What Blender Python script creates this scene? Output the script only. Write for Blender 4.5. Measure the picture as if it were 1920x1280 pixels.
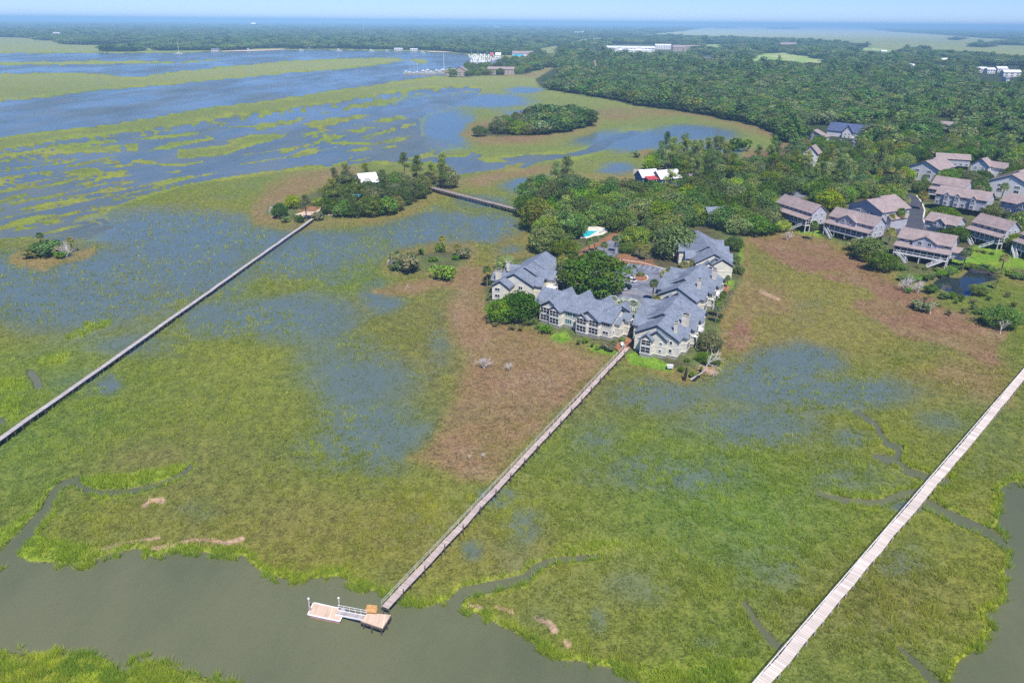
import bpy, bmesh, math, random
import numpy as np
from mathutils import Vector, Matrix

for o in list(bpy.data.objects):
    bpy.data.objects.remove(o)
SC = bpy.context.scene
COL = SC.collection
R = math.radians

# ------------------------------------------------------------------ camera
FPX, CX, CY, HCAM = 1375.0, 960.0, 640.0, 90.0
PITCH, ROLL = R(23.52), R(0.5)
_fw = np.array([0, math.cos(PITCH), -math.sin(PITCH)])
_u0 = np.array([0, math.sin(PITCH), math.cos(PITCH)])
_r0 = np.array([1.0, 0, 0])
_rt = _r0 * math.cos(ROLL) + _u0 * math.sin(ROLL)
_up = _u0 * math.cos(ROLL) - _r0 * math.sin(ROLL)
cam_d = bpy.data.cameras.new('camera')
cam = bpy.data.objects.new('camera', cam_d)
COL.objects.link(cam)
cam.matrix_world = Matrix(((_rt[0], _up[0], -_fw[0], 0), (_rt[1], _up[1], -_fw[1], 0),
                           (_rt[2], _up[2], -_fw[2], HCAM), (0, 0, 0, 1)))
cam_d.sensor_fit = 'HORIZONTAL'
cam_d.sensor_width = 36.0
cam_d.lens = 36.0 * FPX / 1920.0
cam_d.clip_start, cam_d.clip_end = 1.0, 120000.0
SC.camera = cam

# ------------------------------------------------------------------ light
SUN_EL, SUN_AZ = R(58), R(-76)          # azimuth of the sun in the xy plane, from +x
sdir = Vector((math.cos(SUN_EL) * math.cos(SUN_AZ), math.cos(SUN_EL) * math.sin(SUN_AZ), math.sin(SUN_EL)))
sun_d = bpy.data.lights.new('sun', 'SUN')
sun_d.energy, sun_d.angle, sun_d.color = 5.0, R(0.55), (1.0, 0.955, 0.88)
sun = bpy.data.objects.new('sun', sun_d)
COL.objects.link(sun)
sun.rotation_euler = sdir.to_track_quat('Z', 'Y').to_euler()
W = bpy.data.worlds.new('World')
SC.world = W
W.use_nodes = True
wn = W.node_tree
bg = wn.nodes['Background']
sky = wn.nodes.new('ShaderNodeTexSky')
sky.sky_type = 'NISHITA'
sky.sun_disc = False
sky.sun_elevation = SUN_EL
sky.sun_rotation = R(90) - SUN_AZ
sky.altitude = 0
sky.air_density, sky.dust_density, sky.ozone_density = 0.7, 0.0, 3.0
skyc = wn.nodes.new('ShaderNodeMix')
skyc.data_type, skyc.blend_type = 'RGBA', 'MULTIPLY'
skyc.inputs[0].default_value = 1.0
skyc.inputs[7].default_value = (0.57, 0.64, 0.99, 1)
hs_ = wn.nodes.new('ShaderNodeHueSaturation')
hs_.inputs['Saturation'].default_value = 1.35
wn.links.new(sky.outputs[0], hs_.inputs['Color'])
wn.links.new(hs_.outputs[0], skyc.inputs[6])
wn.links.new(skyc.outputs[2], bg.inputs[0])
bg.inputs[1].default_value = 0.122
vs = SC.view_settings
vs.view_transform, vs.look, vs.gamma, vs.exposure = 'Standard', 'None', 1.0, 0.32
vs.use_curve_mapping = False
cy = SC.cycles
cy.max_bounces, cy.diffuse_bounces, cy.glossy_bounces, cy.transmission_bounces = 5, 2, 2, 3
cy.volume_bounces, cy.transparent_max_bounces = 0, 6
cy.caustics_reflective = cy.caustics_refractive = False
cy.use_denoising = False
cy.use_adaptive_sampling = False


# ------------------------------------------------------------------ picture <-> place
def G(px, py, z=0.0):
    """The point at height z that the photograph shows at pixel (px, py) of 1920 x 1280."""
    d = _rt * (px - CX) - _up * (py - CY) + _fw * FPX
    t = (z - HCAM) / d[2]
    return Vector((d[0] * t, d[1] * t, z))


def to_px(x, y, z=0.0):
    z = z - HCAM
    w = x * _fw[0] + y * _fw[1] + z * _fw[2]
    a = x * _rt[0] + y * _rt[1] + z * _rt[2]
    b = x * _up[0] + y * _up[1] + z * _up[2]
    return CX + FPX * a / w, CY - FPX * b / w


# ------------------------------------------------------------------ numpy noise
def _hash(ix, iy, seed):
    h = (ix.astype(np.int64) * 374761393 + iy.astype(np.int64) * 668265263 + seed * 1442695041) & 0xFFFFFFFF
    h = ((h ^ (h >> 13)) * 1274126177) & 0xFFFFFFFF
    h = ((h ^ (h >> 16)) * 2246822519) & 0xFFFFFFFF
    return ((h ^ (h >> 15)) & 0xFFFFFF) / float(0xFFFFFF)


def vnoise(x, y, seed=0):
    ix, iy = np.floor(x), np.floor(y)
    fx, fy = x - ix, y - iy
    fx, fy = fx * fx * (3 - 2 * fx), fy * fy * (3 - 2 * fy)
    a, b = _hash(ix, iy, seed), _hash(ix + 1, iy, seed)
    c, d = _hash(ix, iy + 1, seed), _hash(ix + 1, iy + 1, seed)
    return (a + (b - a) * fx) * (1 - fy) + (c + (d - c) * fx) * fy


def fbm(x, y, seed=0, octv=4):
    s, a, t = 0, 1.0, 0
    for k in range(octv):
        s = s + a * vnoise(x + 17.3 * k, y - 9.1 * k, seed + k)
        t += a
        a *= 0.55
        ca, sa = 1.6, 1.2
        x, y = x * ca - y * sa, x * sa + y * ca
    return s / t


def sstep(a, b, v):
    t = np.clip((v - a) / (b - a), 0, 1)
    return t * t * (3 - 2 * t)


def poly_sdf(pts, px, py):
    """Signed distance in pixels, positive inside."""
    P = np.array(pts, float)
    out = np.full(px.shape, -60.0)
    x0, y0 = P.min(0) - 60
    x1, y1 = P.max(0) + 60
    m = (px > x0) & (px < x1) & (py > y0) & (py < y1)
    if not m.any():
        return out
    X, Y = px[m], py[m]
    d = np.full(X.shape, 1e9)
    ins = np.zeros(X.shape, bool)
    n = len(P)
    for i in range(n):
        ax, ay = P[i]
        bx, by = P[(i + 1) % n]
        ex, ey = bx - ax, by - ay
        t = np.clip(((X - ax) * ex + (Y - ay) * ey) / (ex * ex + ey * ey + 1e-9), 0, 1)
        d = np.minimum(d, (X - ax - t * ex) ** 2 + (Y - ay - t * ey) ** 2)
        c = ((ay > Y) != (by > Y))
        if ay != by:
            ins ^= c & (X < ex * (Y - ay) / (by - ay) + ax)
    d = np.sqrt(d)
    out[m] = np.where(ins, d, -d)
    return out


def line_sdf(pts, wid, px, py):
    """Distance inside a stroke whose half width runs from wid[0] to wid[1]."""
    P = np.array(pts, float)
    out = np.full(px.shape, -60.0)
    x0, y0 = P.min(0) - 60
    x1, y1 = P.max(0) + 60
    m = (px > x0) & (px < x1) & (py > y0) & (py < y1)
    if not m.any():
        return out
    X, Y = px[m], py[m]
    d = np.full(X.shape, -60.0)
    n = len(P) - 1
    for i in range(n):
        ax, ay = P[i]
        bx, by = P[i + 1]
        ex, ey = bx - ax, by - ay
        t = np.clip(((X - ax) * ex + (Y - ay) * ey) / (ex * ex + ey * ey + 1e-9), 0, 1)
        w = wid[0] + (wid[1] - wid[0]) * (i + t) / n
        d = np.maximum(d, w - np.sqrt((X - ax - t * ex) ** 2 + (Y - ay - t * ey) ** 2))
    out[m] = d
    return out

# ------------------------------------------------------------------ outlines, traced on the photograph and laid out on the ground
CREEK = [(-400, 1010), (-60, 1035), (0, 1068), (22, 1044), (60, 1054), (130, 1060), (165, 1057), (205, 1040), (258, 1029), (290, 1050),
         (330, 1030), (365, 1037), (425, 1042), (455, 1046), (490, 1076), (520, 1086), (560, 1092), (600, 1086), (640, 1082), (668, 1100),
         (700, 1106), (735, 1114), (760, 1128), (800, 1138), (850, 1128), (872, 1147), (905, 1160), (960, 1183), (1000, 1208), (1050, 1243),
         (1090, 1245), (1150, 1258), (1190, 1275), (1240, 1330), (1300, 1600), (-400, 1600)]
CREEK_ISLE = [(-400, 1195), (0, 1218), (50, 1222), (100, 1222), (130, 1236), (165, 1232), (205, 1236), (225, 1258), (245, 1256), (255, 1240),
              (290, 1236), (320, 1252), (360, 1265), (400, 1276), (450, 1290), (470, 1600), (-400, 1600)]
CREEK_R = [(2500, 880), (1920, 905), (1893, 904), (1880, 912), (1870, 935), (1874, 985), (1885, 1010), (1888, 1050), (1880, 1075), (1893, 1110),
           (1885, 1135), (1850, 1150), (1865, 1180), (1845, 1210), (1800, 1245), (1775, 1290), (1760, 1600), (2500, 1600)]
CREEK_LINES = [
    ([(-10, 1062), (22, 1030), (50, 1000), (85, 960), (100, 928), (118, 908), (150, 897)], (13, 3.5)),
    ([(140, 900), (152, 915), (190, 926), (240, 922), (290, 912), (335, 895), (358, 876)], (4.5, 2.5)),
    ([(845, 1138), (868, 1112), (920, 1100), (985, 1086), (1003, 1066), (1030, 1052), (1075, 1048), (1120, 1044)], (9, 2)),
    ([(1605, 772), (1640, 795), (1662, 832), (1688, 840), (1680, 866), (1700, 883), (1745, 897), (1775, 905)], (2.5, 7)),
    ([(1640, 855), (1680, 866)], (2, 7)),
    ([(1735, 944), (1770, 962), (1810, 980), (1860, 1003), (1890, 1028)], (9, 6)),
    ([(1530, 925), (1590, 940), (1650, 945), (1690, 928), (1735, 924)], (1.5, 8)),
    ([(1395, 1130), (1420, 1170), (1450, 1205), (1480, 1225)], (1, 7)),
    ([(1685, 1215), (1725, 1250), (1760, 1290)], (2, 7)),
    ([(58, 700), (70, 715), (72, 722)], (5, 6)),
    ([(-15, 795), (4, 790)], (8, 3)),
]
RIVER = [(-500, 270), (-100, 204), (0, 192), (90, 183), (190, 170), (260, 166), (350, 156), (440, 148), (540, 139), (640, 131), (720, 121),
         (790, 109), (805, 116), (790, 120), (740, 107), (640, 110), (560, 112), (440, 122), (340, 133), (270, 143), (255, 144), (180, 137),
         (0, 137), (-500, 145), (-500, 100), (0, 101), (200, 100), (330, 100), (480, 96), (640, 94), (760, 96), (850, 99), (872, 101),
         (885, 112), (930, 112), (930, 122), (880, 127), (850, 128), (845, 141), (825, 142), (760, 149), (700, 159), (640, 167), (560, 179),
         (480, 190), (380, 202), (300, 217), (200, 232), (90, 245), (0, 256), (-100, 268), (-500, 330)]
RIVER_ISLES = [[(-500, 116), (0, 115), (150, 114), (260, 113), (330, 115), (400, 111), (425, 113), (350, 119), (250, 121), (120, 122), (0, 124), (-500, 128)],
               [(500, 107), (560, 106), (520, 109)]]
SHALLOW = [(-500, 360), (0, 282), (50, 274), (105, 264), (160, 257), (220, 251), (290, 242), (350, 233), (420, 221), (500, 211), (560, 202),
           (640, 192), (700, 182), (780, 171), (870, 163), (905, 168), (890, 185), (850, 200), (800, 212), (785, 235), (790, 255), (860, 280),
           (905, 292), (850, 310), (780, 302), (700, 303), (620, 309), (560, 314), (470, 327), (400, 337), (330, 352), (250, 374), (205, 392),
           (190, 405), (215, 425), (200, 445), (150, 452), (120, 452), (40, 446), (0, 448), (-500, 470)]
ISLETS = [
    [(-50, 300), (0, 289), (35, 285), (75, 277), (130, 268), (215, 262), (225, 267), (150, 275), (110, 279), (60, 288), (40, 293), (0, 297)],
    [(57, 292), (80, 284), (120, 276), (160, 274), (222, 272), (230, 284), (180, 288), (110, 288)],
    [(232, 270), (260, 267), (262, 282), (250, 286), (237, 283)],
    [(275, 283), (320, 266), (350, 262), (402, 258), (402, 263), (360, 271), (310, 282)],
    [(245, 262), (290, 254), (350, 249), (390, 246), (360, 255), (290, 262)],
    [(333, 281), (380, 276), (450, 268), (470, 275), (420, 293), (340, 299), (330, 295)],
    [(243, 301), (262, 297), (300, 304), (343, 306), (380, 301), (385, 304), (345, 312), (290, 310), (245, 306)],
    [(203, 312), (245, 306), (255, 310), (220, 317), (203, 315)],
    [(117, 323), (165, 311), (182, 315), (200, 323), (230, 326), (275, 325), (250, 330), (180, 339), (173, 336), (200, 328), (160, 329), (150, 332), (120, 327)],
    [(67, 328), (100, 322), (108, 327), (75, 331)], [(192, 301), (212, 299), (214, 304), (196, 305)],
    [(95, 346), (125, 342), (130, 345), (100, 348)], [(8, 368), (35, 363), (78, 360), (40, 367), (15, 371)],
    [(103, 373), (135, 368), (115, 374)], [(-20, 341), (40, 337), (45, 341), (0, 346)], [(310, 323), (350, 317), (330, 325)],
    [(14, 434), (40, 424), (74, 423), (72, 428), (35, 434)], [(70, 415), (120, 412), (123, 417), (85, 424)],
    [(103, 428), (122, 426), (122, 432), (106, 432)],
    [(158, 410), (190, 415), (200, 420), (222, 412), (215, 425), (170, 427), (160, 423), (185, 421)],
    [(222, 441), (245, 435), (250, 440), (245, 446), (205, 445), (212, 437)], [(142, 436), (157, 433), (150, 438)],
    [(420, 265), (470, 252), (540, 250), (530, 258), (500, 268), (440, 271)], [(515, 288), (540, 278), (555, 277), (553, 283), (530, 289)],
    [(548, 289), (575, 279), (600, 275), (590, 282), (560, 290)], [(588, 263), (620, 253), (655, 252), (640, 260), (600, 265)],
    [(610, 267), (650, 263), (705, 268), (690, 273), (620, 272)], [(645, 285), (660, 278), (705, 276), (702, 281), (670, 286)],
    [(672, 258), (710, 256), (690, 262)], [(724, 263), (745, 257), (756, 265), (735, 268)], [(715, 276), (740, 271), (748, 276), (720, 280)],
    [(820, 286), (840, 278), (870, 277), (886, 290), (870, 296), (835, 297)], [(448, 292), (478, 284), (476, 289), (450, 293)],
    [(450, 306), (490, 301), (515, 297), (470, 308)], [(560, 235), (610, 222), (680, 213), (700, 217), (640, 232), (590, 242)],
    [(450, 240), (520, 228), (570, 222), (560, 230), (490, 245)], [(640, 246), (690, 236), (720, 240), (670, 250)],
    [(640, 199), (700, 188), (770, 179), (800, 180), (740, 195), (670, 205)], [(400, 283), (450, 262), (500, 262), (470, 276), (430, 285)],
    [(560, 252), (600, 243), (620, 245), (580, 256)], [(700, 225), (750, 214), (770, 222), (720, 233)],
]
FLOW = [(830, 300), (900, 301), (960, 296), (1040, 291), (1095, 280), (1130, 263), (1165, 250), (1215, 243), (1185, 258), (1150, 268), (1130, 283),
        (1075, 296), (1010, 303), (985, 313), (940, 318), (880, 322), (850, 330), (820, 318)]
FLOW_ISLES = [[(895, 301), (930, 299), (990, 303), (960, 306), (920, 308)], [(945, 309), (985, 304), (975, 314), (950, 318)]]
POND = [(1752, 530), (1765, 520), (1800, 522), (1815, 510), (1822, 503), (1850, 506), (1872, 516), (1868, 524), (1840, 530), (1826, 540),
        (1818, 552), (1800, 556), (1788, 549), (1770, 543), (1755, 538)]

UPLAND_C = [(985, 395), (1000, 350), (1060, 340), (1110, 345), (1180, 340), (1215, 330), (1235, 310), (1300, 305), (1400, 318), (1440, 305), (1475, 300), (1490, 285), (1478, 262),
            (1460, 246), (1420, 236), (1370, 226), (1300, 212), (1210, 201), (1130, 184), (1060, 175), (1012, 163), (1003, 150), (1040, 128), (1050, 112),
            (1060, 90), (1150, 74), (1250, 68), (1330, 72), (1500, 77), (1640, 90), (1720, 98), (1790, 105), (1920, 116), (2500, 135), (2500, 560), (1920, 522),
            (1880, 500), (1830, 498), (1815, 503), (1795, 518), (1755, 522), (1700, 522), (1650, 500), (1600, 472), (1545, 450), (1520, 438), (1440, 430), (1400, 440),
            (1388, 470), (1395, 520), (1378, 560), (1350, 600), (1352, 650), (1320, 690), (1285, 706), (1260, 696), (1180, 674), (1130, 655),
            (1080, 645), (1000, 622), (940, 608), (912, 590), (908, 545), (925, 505), (960, 488), (1020, 478), (1012, 450), (1000, 420)]
UPLAND_I = [(498, 400), (520, 385), (570, 372), (600, 352), (690, 345), (760, 335), (840, 340), (848, 350), (800, 368), (770, 392), (700, 405), (620, 412), (560, 418), (505, 413)]
UPLAND_M = [(885, 250), (930, 236), (980, 222), (1060, 222), (1108, 228), (1100, 236), (1050, 248), (990, 256), (930, 257)]
UPLAND_S = [(35, 472), (60, 458), (130, 455), (145, 470), (100, 485), (50, 484)]
UPLAND_H = [(725, 505), (760, 485), (820, 470), (885, 475), (880, 488), (850, 515), (780, 512), (735, 512)]
UPLAND_V = [(830, 141), (850, 132), (880, 126), (930, 110), (985, 108), (1030, 112), (1020, 128), (985, 140), (920, 142), (850, 146)]
MAIN = [(-600, 84), (0, 70), (70, 72), (75, 76), (115, 77), (118, 84), (190, 85), (255, 80), (268, 88), (295, 92), (300, 95.5), (455, 94.5), (470, 91.5), (540, 90), (545, 92),
        (640, 92), (790, 94), (850, 97), (872, 100), (930, 104), (1000, 104), (1000, 92), (1060, 82), (1080, 74), (1200, 66), (1260, 60), (1310, 53), (1340, 50), (1400, 48), (1440, 46.5), (1440, 20), (-600, 20)]
FARR = [(1600, 50), (1650, 47), (1750, 46), (1920, 50), (2500, 50), (2500, 85), (1920, 75), (1850, 72), (1750, 64), (1680, 60), (1640, 54)]
FAR_ISLETS = [[(1450, 50), (1480, 50), (1485, 55), (1455, 55)], [(1350, 51), (1368, 50), (1365, 54)], [(200, 94), (258, 93), (258, 97), (200, 97)],
              [(1865, 82), (1920, 78), (1990, 82), (1920, 86), (1875, 85)], [(1820, 88), (1850, 86), (1850, 90)], [(1790, 73), (1805, 74), (1790, 76)]]
GOLF = [[(1400, 110), (1425, 101), (1470, 100), (1520, 107), (1562, 117), (1556, 125), (1500, 124), (1440, 117), (1410, 122), (1385, 120)],
        [(1300, 85), (1340, 83), (1400, 87), (1395, 90), (1310, 90)],
        [(1560, 90), (1640, 90), (1710, 98), (1690, 101), (1600, 95)], [(1740, 108), (1790, 108), (1800, 113), (1760, 116)]]
HOTEL_YARD = [(1135, 84), (1290, 84), (1310, 96), (1280, 102), (1140, 101)]
LAWNS = [[(1808, 480), (1830, 462), (1870, 468), (1905, 474), (1960, 490), (1960, 520), (1900, 506), (1850, 498), (1800, 502), (1780, 500), (1770, 490)],
         [(1485, 433), (1520, 428), (1560, 424), (1545, 448), (1500, 438)], [(1690, 405), (1705, 396), (1716, 400), (1718, 410), (1700, 415)],
         [(1172, 668), (1200, 666), (1260, 690), (1262, 700), (1225, 694), (1180, 684)], [(1032, 630), (1060, 628), (1072, 640), (1055, 645), (1035, 640)],
         [(1100, 648), (1130, 650), (1165, 664), (1150, 668), (1110, 660)], [(910, 580), (920, 575), (930, 600), (918, 604)], [(1180, 605), (1200, 598), (1200, 612), (1185, 614)],
         [(1355, 535), (1375, 530), (1375, 545), (1360, 555)], [(1385, 462), (1392, 460), (1394, 500), (1384, 490)]]
MULCH = [[(1060, 488), (1100, 468), (1160, 435), (1172, 440), (1120, 466), (1082, 480)], [(1140, 500), (1165, 478), (1190, 485), (1225, 492), (1228, 498), (1180, 492), (1150, 505)],
         [(1150, 655), (1170, 640), (1185, 640), (1182, 652), (1165, 660)], [(1345, 540), (1370, 540), (1360, 565), (1335, 575), (1330, 560)],
         [(600, 385), (620, 372), (615, 395), (590, 400), (570, 402), (555, 396)], 
         [(505, 410), (520, 400), (535, 406), (520, 414)]]
BROWN = [  # outline, strength, redness, feather
    ([(765, 862), (810, 835), (850, 770), (872, 705), (878, 660), (850, 615), (838, 585), (845, 562), (880, 552), (915, 580), (925, 610), (1000, 625), (1080, 648), (1150, 668),
      (1120, 700), (1065, 745), (1000, 815), (935, 885), (905, 895), (850, 885), (800, 872)], 0.9, 0.42, 14),
    ([(838, 585), (850, 560), (885, 555), (900, 580), (925, 610), (990, 620), (1060, 645), (1050, 655), (960, 640), (880, 640), (850, 615)], 0.7, 0.8, 8),
    ([(705, 548), (740, 530), (770, 515), (850, 500), (915, 500), (905, 545), (840, 550), (760, 562)], 0.85, 0.6, 8),
    ([(1395, 445), (1470, 435), (1530, 450), (1600, 475), (1660, 515), (1720, 550), (1790, 580), (1900, 620), (1885, 650), (1880, 700), (1830, 690), (1760, 660), (1700, 640), (1640, 590),
      (1605, 575), (1650, 570), (1630, 540), (1580, 520), (1500, 515), (1450, 490), (1420, 470)], 0.95, 0.95, 5),
    ([(1525, 518), (1560, 505), (1580, 515), (1578, 528), (1545, 530)], 1.0, 1.0, 2), ([(1436, 482), (1455, 478), (1466, 484), (1450, 490)], 1.0, 1.0, 2),
    ([(1605, 572), (1650, 565), (1700, 590), (1740, 640), (1720, 655), (1680, 635), (1640, 590)], 1.0, 0.95, 4),
    ([(1380, 600), (1400, 605), (1405, 635), (1385, 655), (1365, 650)], 0.9, 0.8, 6), ([(1700, 690), (1800, 680), (1880, 720), (1895, 745), (1820, 730), (1740, 710)], 0.7, 0.35, 14),
    ([(1400, 535), (1470, 545), (1480, 580), (1430, 575), (1390, 600), (1385, 560)], 0.6, 0.5, 10),
    ([(860, 255), (890, 232), (960, 225), (1110, 225), (1200, 205), (1290, 212), (1250, 220), (1130, 222), (1110, 240), (1050, 255), (990, 268), (900, 268)], 0.85, 0.55, 7),
    ([(475, 400), (500, 350), (560, 325), (660, 310), (690, 330), (600, 350), (560, 370), (500, 395), (510, 420), (480, 425)], 0.75, 0.35, 9),
    ([(855, 345), (900, 325), (980, 310), (1060, 310), (1000, 330), (900, 350)], 0.8, 0.5, 7),
    ([(1390, 300), (1400, 285), (1440, 278), (1480, 262), (1500, 290), (1440, 305)], 0.9, 1.0, 5), ([(1100, 208), (1170, 205), (1185, 212), (1110, 214)], 0.9, 0.9, 4),
    ([(0, 485), (40, 465), (60, 480), (130, 488), (165, 470), (178, 468), (160, 485), (80, 502), (20, 496)], 0.7, 0.1, 3),
    ([(1650, 225 + 400), (1890, 640), (1900, 760), (1850, 750), (1780, 690)], 0.5, 0.3, 20), ([(920, 140), (1010, 135), (1040, 120), (1060, 112), (1040, 135), (1000, 146)], 0.7, 0.6, 4),
    ([(1225, 200), (1330, 216), (1430, 238), (1470, 256), (1455, 262), (1380, 240), (1280, 218)], 0.7, 0.8, 4), ([(1190, 290), (1220, 280), (1240, 300), (1210, 305)], 0.7, 0.6, 5),
    ([(930, 435), (990, 425), (1015, 455), (980, 470), (930, 475)], 0.5, 0.3, 14), ([(200, 850), (330, 840), (340, 870), (220, 880)], 0.3, 0.3, 20),
]
PALE_MUD = [([(175, 1035), (235, 1020), (300, 1010)], 2), ([(285, 1032), (330, 1022), (365, 1013), (375, 1016)], 3), ([(380, 1013), (425, 1020), (455, 1012)], 4),
            ([(270, 950), (285, 940), (305, 940)], 6), ([(880, 1137), (910, 1143)], 2.5), ([(930, 1140), (960, 1150)], 2.5), ([(1005, 1160), (1030, 1170), (1040, 1185)], 4.5), ([(1060, 1205), (1066, 1212)], 3),
            ([(1298, 686), (1340, 700)], 6), ([(1425, 548), (1460, 562)], 4), ([(1355, 545), (1365, 555)], 8)]
WET = [(885, 1035, 30, 30, .34), (1122, 1168, 30, 40, .34), (1320, 1205, 40, 22, .34), (205, 722, 30, 24, .6), (120, 540, 260, 95, .66), (360, 500, 170, 80, .62), (330, 440, 180, 50, .72), (560, 470, 200, 75, .56), (780, 430, 170, 55, .52), (930, 430, 75, 34, .66), (960, 470, 50, 20, .5), (520, 400, 50, 40, .5),
       (560, 600, 160, 60, .58), (650, 700, 160, 110, .50), (700, 820, 130, 90, .50), (620, 850, 120, 60, .42), (420, 600, 130, 50, .5), (720, 560, 60, 40, .55), (820, 640, 50, 80, .35), (250, 650, 120, 40, .35), (150, 720, 120, 40, .3),
       (1270, 890, 210, 60, .42), (1120, 830, 80, 60, .36), (1500, 680, 120, 40, .58), (1440, 720, 170, 60, .50), (1580, 740, 190, 45, .52), (1250, 740, 140, 60, .42), (1750, 790, 90, 40, .34), (1400, 800, 200, 60, .42), (1600, 900, 160, 60, .3), (1420, 1080, 160, 80, .26), (1200, 1110, 120, 60, .26),
       (840, 240, 60, 45, .66), (790, 200, 60, 25, .6), (1180, 265, 120, 24, .6), (1310, 250, 100, 18, .6), (900, 190, 110, 16, .62), (985, 170, 45, 7, .65), (1000, 215, 70, 10, .55), (1330, 290, 100, 22, .45), (1000, 345, 80, 24, .6), (900, 380, 80, 20, .4), (1160, 320, 50, 18, .5),
       (300, 840, 150, 40, .2), (350, 960, 150, 40, .22), (930, 930, 40, 25, .5), (980, 990, 60, 50, .3), (1700, 950, 60, 14, .5), (1600, 820, 60, 30, .35), (1700, 1060, 90, 50, .28)]
LIME = [([(150, 912), (180, 925), (240, 918), (300, 905), (350, 885), (352, 870), (300, 880), (240, 890), (160, 895)], .8, 4), ([(0, 1000), (60, 960), (95, 925), (80, 985), (30, 1025), (0, 1050)], .8, 8),
        ([(25, 1045), (60, 1010), (110, 1020), (200, 1030), (130, 1055), (60, 1053)], .8, 8), ([(120, 640), (160, 610), (215, 600), (210, 612), (150, 635)], .7, 4), ([(70, 670), (130, 665), (120, 685), (75, 690)], .7, 6),
        ([(0, 715), (50, 710), (45, 732), (0, 740)], .7, 6), ([(-20, 760), (40, 745), (30, 790), (0, 780)], .6, 8), ([(1060, 1010), (1200, 1020), (1120, 1040), (1030, 1045)], .35, 20),
        ([(0, 1090 + 130), (200, 1240), (400, 1290), (0, 1300)], .9, 20), ([(1180, 1255), (1330, 1240), (1420, 1250), (1380, 1290), (1240, 1290)], .5, 25)]


TONE = [(1490, 560, 190, 100, (.165, .125, .045), .75), (1420, 640, 80, 60, (.15, .115, .045), .6), (1800, 700, 120, 50, (.18, .125, .05), .7), (880, 560, 60, 60, (.17, .12, .055), .6), (960, 690, 130, 60, (.19, .135, .06), .5), (480, 720, 280, 110, (.150, .165, .026), .6), (350, 880, 300, 90, (.125, .118, .036), .5), (600, 1000, 260, 60, (.128, .112, .032), .6), (810, 640, 120, 170, (.125, .112, .038), .7), (1080, 740, 170, 70, (.112, .105, .042), .7),
        (1350, 960, 260, 150, (.078, .140, .022), .8), (1200, 1100, 150, 80, (.150, .150, .026), .5), (1650, 1130, 170, 80, (.122, .110, .030), .6), (1550, 640, 210, 55, (.170, .140, .040), .7), (1560, 560, 90, 60, (.165, .150, .034), .6), (1850, 800, 100, 100, (.080, .115, .030), .6),
        (100, 680, 130, 50, (.095, .150, .022), .5), (940, 1040, 130, 50, (.150, .135, .034), .6), (60, 900, 90, 90, (.09, .135, .022), .5)]


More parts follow.
